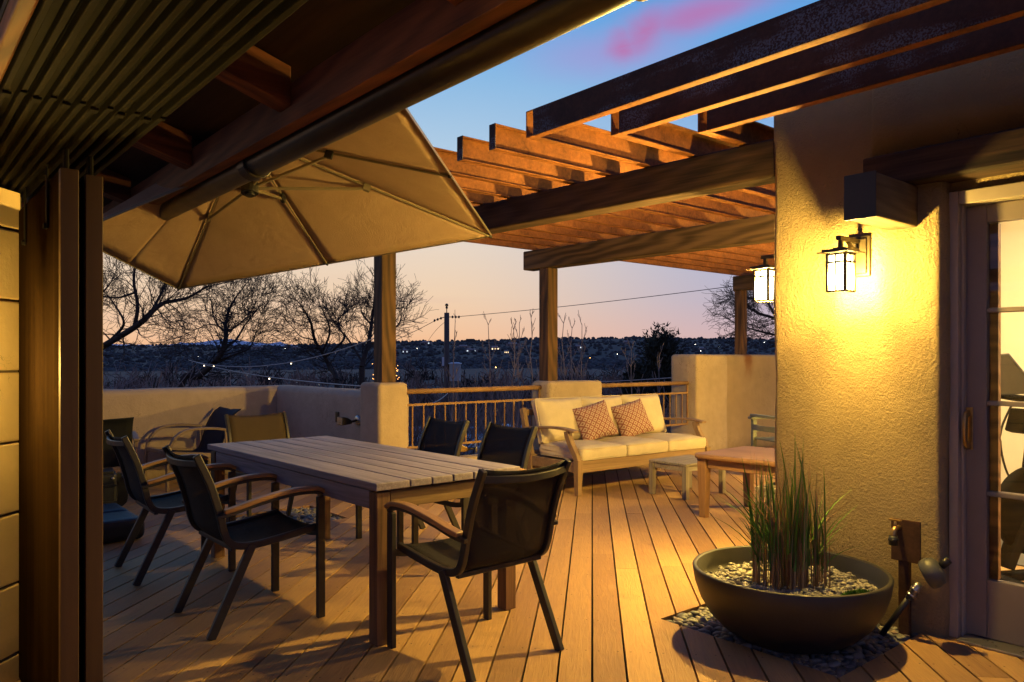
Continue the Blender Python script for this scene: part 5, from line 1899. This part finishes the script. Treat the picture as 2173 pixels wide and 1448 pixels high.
limb_tree('crooked_tree', 'crooked bare tree left of the timber post', b, [
    ([to_px(b), (716, 830), (700, 780), (684, 748), (668, 722), (661, 690), (652, 670), (640, 650)], 0.24, 0.04),
    ([(684, 748), (700, 705), (690, 670), (680, 650)], 0.10, 0.03),
    ([(668, 722), (640, 715), (625, 700)], 0.06, 0.02),
    ([(690, 760), (730, 720), (722, 700), (718, 680), (735, 660)], 0.10, 0.03),
], 23, 33, GT, 1.15, 2, 1.5)
b = below(770, 30)
limb_tree('upright_tree', 'upright bare tree partly hidden by the timber post', b, [
    ([to_px(b), (768, 820), (770, 770), (782, 728), (788, 690), (793, 650), (796, 622)], 0.26, 0.04),
    ([(776, 745), (815, 710), (845, 690), (852, 670)], 0.12, 0.03),
    ([(770, 770), (742, 725), (722, 700)], 0.09, 0.03),
    ([(788, 690), (810, 665), (822, 640)], 0.08, 0.03),
    ([(788, 690), (770, 668), (765, 650)], 0.07, 0.03),
], 24, 30, GT, 1.1, 2, 1.5)
b = below(1690, 22)
limb_tree('wispy_tree', 'wispy bare tree beside the half-hidden lantern', b, [
    ([to_px(b), (1700, 800), (1690, 720), (1650, 680), (1610, 665), (1580, 650)], 0.16, 0.03),
    ([(1690, 720), (1640, 710), (1600, 700), (1565, 690)], 0.08, 0.02),
    ([(1690, 720), (1680, 660), (1640, 620), (1600, 625)], 0.10, 0.02),
    ([(1650, 680), (1625, 640), (1580, 630)], 0.06, 0.02),
], 25, 22, GT, 0.9, 2, 1.8, up=0.0)


# upright saplings close beyond the railing
def sapling(u, vtop, D, seed, label):
    rng = random.Random(seed)
    b = below(u + rng.uniform(-25, 25), D)
    t = thing('young_tree', label, 'tree', b, 0, 'upright young trees beyond the railing')
    T, C = Segs(), Segs()
    topp = at(u, vtop, D)
    n = 16
    P_ = [b.lerp(topp, i / n) + Vector((rng.gauss(0, 0.02), rng.gauss(0, 0.02), 0)) * (1 if 0 < i < n else 0) for i in range(n + 1)]
    for i in range(n):
        r0, r1 = 0.035 * (1 - i / n) + 0.006, 0.035 * (1 - (i + 1) / n) + 0.006
        T.add(P_[i], P_[i + 1], r0, r1)
        if i > 4:
            az = rng.uniform(0, PI)
            for s_ in (0, PI):
                if rng.random() < 0.85:
                    L = rng.uniform(0.25, 0.5) * (1.6 if i < 12 else 0.5 if i > 14 else 0.8) * (1 if D > 9 else 0.8)
                    d = Vector((math.cos(az + s_), math.sin(az + s_), rng.uniform(0.9, 1.8))).normalized()
                    grow(C, rng, P_[i + 1], d, L, 0.009, 1, 0.5, 0.15, (1, 2), 0.5, 4, 0.005, (0.3, 0.6))
    V, F = T.arrays(5)
    npmesh('trunk', V - np.array(b), F, 'twig_pale', t, True)
    V, F = C.arrays(3)
    npmesh('crown', V - np.array(b), F, 'twig_pale', t)


for u, v, D, s_, lab in ((966, 684, 15, 1, 'upright young tree just right of the utility pole'), (1036, 690, 16, 2, 'upright young tree over the middle of the left railing'),
                         (1090, 700, 14, 3, 'shorter upright young tree left of the tall pair by the second post'), (1102, 686, 17, 4, 'thin upright young tree, left of the tall pair by the second post'),
                         (1127, 674, 15, 5, 'tallest upright young tree, touching the left of the second post'), (1196, 686, 15, 6, 'upright young tree just right of the second post'),
                         (1214, 697, 17, 7, 'slender upright young tree, second to the right of the second post'), (1235, 690, 16, 8, 'upright young tree third to the right of the second post'),
                         (1340, 742, 15, 9, 'short young tree in front of the left side of the dark evergreen'), (1400, 752, 14, 10, 'short young tree in front of the middle of the dark evergreen')):
    sapling(u, v, D, s_, lab)


# dark evergreen
def evergreen(u, v0, D, h, wd, seed, label):
    rng = np.random.default_rng(seed)
    b = below(u, D)
    topz = at(u, v0, D).z
    H = topz - b.z
    t = thing('evergreen_tree', label, 'tree', b)
    MB().tube([(0, 0, 0), (0.05, 0, H * 0.5), (0, 0.05, H * 0.9)], 0.22, 8, taper=[1, 0.7, 0.2]).build('trunk', 'bark', t, True)
    cl_n = 130
    V, F = [], []
    k = 0
    for c in range(cl_n):
        z = rng.uniform(0.15, 1.0) ** 0.8
        rad = wd * (1.05 - z) ** 0.6 * rng.uniform(0.35, 1.0)
        az = rng.uniform(0, 2 * PI)
        cc = np.array([rad * math.cos(az), rad * math.sin(az), z * H * 0.95])
        od = np.array([math.cos(az) * 0.7, math.sin(az) * 0.7, 0.8])
        for _ in range(70):
            p_ = cc + rng.normal(0, 1, 3) * np.array([0.28, 0.28, 0.36]) * (wd / 2.0)
            d = od + rng.normal(0, 0.5, 3)
            d /= np.linalg.norm(d)
            s_ = np.cross(d, rng.normal(0, 1, 3))
            s_ /= np.linalg.norm(s_) + 1e-9
            ll, ww = rng.uniform(0.2, 0.42), rng.uniform(0.035, 0.07)
            V += [p_ - s_ * ww, p_ + s_ * ww, p_ + d * ll]
            F.append((k, k + 1, k + 2))
            k += 3
    npmesh('crown', np.array(V), np.array(F), 'juniper', t)


evergreen(1402, 716, 42, 6, 2.3, 3, 'dark bushy evergreen rising above the skyline behind the sofa')
evergreen(1352, 775, 40, 3, 1.2, 4, 'small dark evergreen at the left foot of the bushy evergreen')


# bare thicket filling the valley (nobody could count it)
def thicket():
    bases = []
    for k in range(6):
        rng = random.Random(100 + k)
        S = Segs()
        for st in range(9):
            az = rng.uniform(0, 2 * PI)
            d = Vector((math.cos(az) * 0.45, math.sin(az) * 0.45, 1)).normalized()
            grow(S, rng, Vector((rng.gauss(0, 0.12), rng.gauss(0, 0.12), 0)), d, rng.uniform(0.55, 0.9), 0.016, 2, 0.14, 0.3, (3, 5), 0.55, 4, 0.004)
        bases.append(S.arrays(3))
    far = []
    for k in range(6):
        rng = random.Random(200 + k)
        S = Segs()
        for st in range(7):
            az = rng.uniform(0, 2 * PI)
            d = Vector((math.cos(az) * 0.4, math.sin(az) * 0.4, 1)).normalized()
            grow(S, rng, Vector((rng.gauss(0, 0.15), rng.gauss(0, 0.15), 0)), d, rng.uniform(0.5, 1.0), 0.030, 2, 0.12, 0.32, (2, 4), 0.5, 4, 0.011)
        far.append(S.arrays(3))
    def fill(name, mt, label, spots, seed):
        rng = np.random.default_rng(seed)
        Vs, Fs, off = [], [], 0
        for (u, D, vt) in spots:
            V, F = (far if D > 45 else bases)[rng.integers(len(bases))]
            a = rng.uniform(0, 2 * PI)
            c, s_ = math.cos(a), math.sin(a)
            b = below(u, D)
            s = max(0.8, (at(u, vt, D).z - b.z) / 1.45)
            X = V[:, 0] * c - V[:, 1] * s_
            Y = V[:, 0] * s_ + V[:, 1] * c
            # keep twigs about a pixel wide at distance by thinning only in height
            Vs.append(np.stack([X * s * 0.95 + b.x, Y * s * 0.95 + b.y, V[:, 2] * s + b.z - 0.1], 1))
            Fs.append(F + off)
            off += len(V)
        o = npmesh(name, np.concatenate(Vs), np.concatenate(Fs), mt)
        tag(o, label, 'thicket', kind='stuff')
    rng = random.Random(77)
    L = []
    for i in range(95):
        L.append((rng.uniform(60, 600), rng.uniform(15, 42), rng.uniform(742, 800)))
    fill('bare_thicket', 'twig_pale', 'tangled grey bare brush filling the slope behind the parapet at the left', L, 1)
    Rr = []
    for i in range(190):
        D = rng.uniform(20, 80)
        Rr.append((rng.uniform(540, 1680), D, rng.uniform(762, 835) - (10 if D > 50 else 0)))
    fill('bare_thicket', 'twig_rust', 'russet bare brush filling the valley beyond the railing', Rr, 2)
    Rr = []
    for i in range(200):
        D = rng.uniform(70, 230)
        Rr.append((rng.uniform(150, 1750), D, rng.triangular(742, 796, 775)))
    fill('valley_wood', 'bark', 'darker bare trees mixed through the wood on the valley floor', [(u + 9, D * 0.93, v - 3) for u, D, v in Rr[::2]], 4)
    fill('valley_wood', 'twig_rust', 'far bare wood spread across the valley floor', Rr, 3)


thicket()


def hill_scrub():
    rng = np.random.default_rng(9)
    bm = bmesh.new()
    bmesh.ops.create_icosphere(bm, subdivisions=1, radius=1)
    base = np.array([v.co[:] for v in bm.verts])
    faces = np.array([[v.index for v in f.verts] for f in bm.faces])
    bm.free()
    variants = []
    for k in range(8):
        d = np.array([1 + 0.45 * noise.noise(Vector(v) * 1.8 + Vector((k * 7, 0, 0))) + 0.25 * noise.noise(Vector(v) * 4 + Vector((k, 2, 0))) for v in base])
        variants.append(base * d[:, None])
    Vs, Fs = [], []
    n = 0
    while n < 11000:
        az = rng.uniform(-0.66, 0.5)
        D = math.exp(rng.uniform(math.log(230), math.log(1740)))
        r_ = D / math.cos(az)
        p_ = polar(r_, az)
        s_ = rng.uniform(0.8, 2.6) * (1 + D / 2500) * (0.75 if rng.random() < 0.5 else 1.0)
        z = ground_z(r_, az)
        v = variants[rng.integers(8)] * np.array([s_ * rng.uniform(0.9, 1.5), s_ * rng.uniform(0.9, 1.5), s_ * rng.uniform(0.75, 1.25)])
        Vs.append(v + np.array([p_.x, p_.y, z + s_ * 0.4]))
        Fs.append(faces + n * len(base))
        n += 1
    o = npmesh('hillside_scrub', np.concatenate(Vs), np.concatenate(Fs), 'scrub', None, True)
    tag(o, 'dark round juniper scrub dotting the far hillsides up to the skyline', 'scrub', kind='stuff')


hill_scrub()


# ------------------------------------------------------------------ houses, lamps, poles out in the valley
def on_hill(u, v):
    az = math.atan((u - 1086.5) / 1620)
    D = 120.0
    while D < 1690:
        p_ = at(u, v, D)
        if ground_z(p_.xy.length, az) >= p_.z:
            return p_, D
        D *= 1.02
    return at(u, v, 1600), 1600.0


GH = 'small houses on the far hillside'
hrng = random.Random(31)
for u, v, wpx, hpx, lit, lab in (
        (985, 738, 26, 7, 'n', 'small flat-roofed house on the far hillside just right of the utility pole top'),
        (1002, 745, 28, 6, 'c', 'long pale house on the far hillside, lower right of the utility pole'),
        (1052, 741, 22, 8, 'w', 'pale house with lit front on the far hillside between pole and second post'),
        (1075, 748, 12, 6, 'w', 'small house with one warm window below the pale lit house'),
        (1090, 733, 30, 7, 'n', 'long low house under the skyline left of the second post'),
        (1000, 726, 28, 8, 'd', 'dark flat-topped house breaking the skyline between pole and second post'),
        (905, 729, 24, 6, 'c', 'pale house near the skyline just left of the utility pole'),
        (860, 747, 14, 8, 'c', 'small pale house on the hillside just right of the first post'),
        (1228, 738, 18, 7, 'c', 'bluish lit house on the hillside right of the second post'),
        (1330, 728, 16, 6, 'n', 'small house under the skyline left of the dark evergreen'),
        (1490, 742, 14, 6, 'n', 'small house on the hillside above the tall pier'),
        (628, 740, 16, 7, 'n', 'small square house on the plain left of the crooked tree'),
        (550, 739, 30, 5, 'n', 'long low house on the plain under the pale mountains')):
    p_, D = on_hill(u, v + hpx / 2)
    w_, h = wpx * D / 1620, hpx * D / 1620 + 1.0
    t = thing('hillside_house', lab, 'house', (p_.x, p_.y, p_.z - 1.0), -YAW + hrng.uniform(-0.25, 0.25), GH)
    MB().box((0, 0, h / 2), (w_, w_ * 0.5, h)).build('wall', 'adobe' if lit != 'd' else 'scrub', t)
    MB().box((-w_ * 0.08, 0, h + 0.14 * h), (w_ * 0.55, w_ * 0.42, 0.28 * h)).build('roof', 'flatroof' if lit != 'd' else 'scrub', t)
    for k in range(3):
        MB().box((w_ * (-0.3 + 0.28 * k), -w_ * 0.255, h * 0.62), (w_ * 0.11, 0.1, h * 0.3)).build('window', {'w': 'win_lit', 'c': 'win_cool'}.get(lit, 'scrub') if k != 1 else ('win_lit' if lit == 'w' else 'scrub'), t)

GL = 'street lamps lit in the valley'
for u, v, mt, s_, lab in (
        (1040, 669, 'bulb_amber', 2.6, 'amber street lamp high on its pole between the utility pole and second post'),
        (1052, 780, 'bulb_amber', 2.6, 'amber street lamp glowing low above the left railing'),
        (1313, 794, 'bulb_white', 2.4, 'brightest white street lamp above the right railing'),
        (1270, 795, 'bulb_white', 1.8, 'white street lamp, left one above the right railing'),
        (1310, 752, 'bulb_white', 1.5, 'small white street lamp left of the dark evergreen'),
        (1252, 760, 'bulb_amber', 1.5, 'small amber street lamp right of the second post'),
        (1475, 731, 'bulb_white', 1.4, 'small white street lamp near the skyline right of the evergreen'),
        (1487, 745, 'bulb_white', 1.5, 'cool white street lamp just above the tall pier'),
        (1452, 777, 'bulb_white', 1.8, 'white street lamp touching the left edge of the tall pier'),
        (1526, 736, 'bulb_white', 1.3, 'small white street lamp above the rust-streaked parapet'),
        (1622, 727, 'bulb_white', 1.6, 'small white street lamp beside the half-hidden lantern'),
        (420, 757, 'bulb_white', 1.4, 'small white street lamp behind the trunk of the forked tree'),
        (605, 740, 'bulb_white', 1.2, 'tiny white street lamp on the plain right of the mountains'),
        (885, 740, 'bulb_white', 1.2, 'tiny white street lamp on the hillside left of the utility pole'),
        (1148, 752, 'bulb_white', 1.4, 'white street lamp just left of the second post')):
    if (u, v) == (1040, 669):
        v = 764
    p_, D = on_hill(u, v + 6)
    D = min(D, 420)
    p_ = at(u, v, D)
    gz = ground_z(p_.xy.length, math.atan((u - 1086.5) / 1620))
    t = thing('street_lamp', lab, 'street lamp', (p_.x, p_.y, min(gz, p_.z - 3)), 0, GL)
    dz = p_.z - min(gz, p_.z - 3)
    r_ = s_ * D / 1620 * 0.36
    MB().tube([(0, 0, 0), (0, 0, dz)], 0.09, 6).build('pole', 'pole', t)
    MB().ball((0, 0, dz), r_, 8, 6).build('lamp_head', mt, t, True)

# utility pole
p_ = at(948, 655, 45)
up_ = thing('utility_pole', 'wooden utility pole with grey transformer can beyond the railing', 'utility pole', (p_.x, p_.y, -6.0), -YAW)
zt = p_.z + 6.0
MB().tube([(0, 0, 0), (0, 0, zt - 0.25)], 0.17, 12, taper=[1.15, 0.88]).build('shaft', 'pole', up_, True)
MB().tube([(0, 0, zt - 0.3), (0, 0, zt + 0.25)], 0.03, 6).ball((0, 0, zt + 0.2), 0.1, 8, 6).ball((0, 0, zt + 0.05), 0.075, 8, 6).build('top_insulator', 'black', up_, True)
zi = at(948, 673, 45).z + 6.0
for s_ in (-1, 1):
    im = MB()
    im.tube([(s_ * 0.12, 0, zi), (s_ * 0.75, 0, zi - (0.22 if s_ < 0 else 0.0))], 0.025, 6)
    for k in range(3):
        f = 0.35 + 0.3 * k
        im.ball((s_ * (0.12 + 0.63 * f), 0, zi - (0.22 * f if s_ < 0 else 0)), 0.085, 8, 6, (0.7, 1, 1))
    im.build('insulator', 'black', up_, True)
zc0, zc1 = at(948, 809, 45).z + 6.0, at(948, 771, 45).z + 6.0
MB().lathe([(0.30, zc0), (0.33, zc0 + 0.03), (0.34, zc1 - 0.08), (0.40, zc1 - 0.05), (0.40, zc1), (0.2, zc1 + 0.05), (0, zc1 + 0.05)], 24, (0.50, -0.1, 0)).build('transformer', 'can', up_, True)
MB().box((0.2, 0, zc0 + 0.2), (0.3, 0.1, 0.08)).box((0.2, 0, zc1 - 0.25), (0.3, 0.1, 0.08)).box((-0.2, 0, zc1 + 0.1), (0.14, 0.14, 0.5)).build('bracket', 'can', up_)


def wire(name, label, a, b, sag, r, mt='wire', cat='wire'):
    n = 24
    P_ = []
    for i in range(n + 1):
        t = i / n
        p_ = a.lerp(b, t)
        p_.z -= 4 * sag * t * (1 - t)
        P_.append(p_)
    o = MB().tube(P_, r, 5).build(name, mt, None, True)
    return tag(o, label, cat), P_


wire('power_line', 'thin power line rising from the utility pole to the right', at(975, 672, 45), at(1760, 580, 30), 0.12, 0.016)
wire('power_line', 'thin power line dropping from the utility pole to the left', at(921, 682, 45), at(330, 662, 60), 3.2, 0.018)
wire('power_line', 'slack service wire hanging from the utility pole to lower left', at(944, 684, 45), at(905, 730, 52), -0.15, 0.012)
wire('power_line', 'pale cable crossing low in front of the dark evergreen', at(1240, 812, 22), at(1490, 797, 20), 0.02, 0.014, 'cable')
wire('service_cable', 'pale cable slanting behind the left railing', at(876, 862, 14), at(950, 835, 22), 0.1, 0.012, 'cable')


def strings(label, a, b, sag, n, r):
    o, P_ = wire('string_lights', label, a, b, sag, r, 'cable', 'string lights')
    for i in range(n):
        p_ = P_[int((i + 0.5) * len(P_) / n)]
        MB().ball(p_ - Vector((0, 0, 0.03)), 0.012 if i % 4 == 1 else 0.010, 6, 5).build('bulb', 'bulb_string' if i % 4 == 1 else 'can', o, True)


strings('string of small bulbs rising right from the forked tree', at(405, 766, 20), at(800, 716, 14), 0.32, 9, 0.009)
strings('string of small bulbs sagging from the forked tree to the narrow pier', at(400, 764, 20), at(800, 822, 9), 0.10, 9, 0.008)

# fairy lights wound round a trunk behind the first post
fl_ = thing('fairy_lights', 'amber fairy lights wound round a trunk behind the timber post', 'fairy lights', at(815, 800, 22))
frng = random.Random(3)
for i in range(26):
    u = frng.choice([795, 838, 840]) + frng.gauss(0, 4)
    v = frng.uniform(770, 808)
    p_ = at(u, v, 22 + frng.uniform(-0.5, 0.5)) - Vector(fl_.location)
    MB().ball(p_, 0.011, 6, 4).build('bulb', 'bulb_fairy', fl_, True)
MB().tube([at(u_ + 5 * math.sin(i), 808 - 2.0 * i, 22) - Vector(fl_.location) for i, u_ in enumerate([812] * 20)], 0.006, 4).build('cord', 'wire', fl_)

# neighbour's flat roof below the railing
nb = thing('neighbour_house', 'neighbouring low house with pale flat roof below the railing', 'house', at(985, 765, 28) - Vector((0, 0, EYE + 4.6)), -YAW)
MB().box((0, 0, 1.4), (8.5, 7, 2.8)).build('wall', 'adobe', nb)
MB().box((0, 0, 2.86), (8.2, 6.7, 0.1)).build('roof', 'flatroof', nb)
for s_ in (-1, 1):
    MB().box((s_ * 4.2, 0, 2.98), (0.25, 7.1, 0.35)).build('parapet', 'flatroof', nb, bevel=0.04)
    MB().box((0, s_ * 3.5, 2.98), (8.1, 0.25, 0.35)).build('parapet', 'flatroof', nb, bevel=0.04)
MB().box((1.8, 0.5, 3.2), (0.9, 0.9, 0.6)).build('roof_unit', 'can', nb, bevel=0.03)
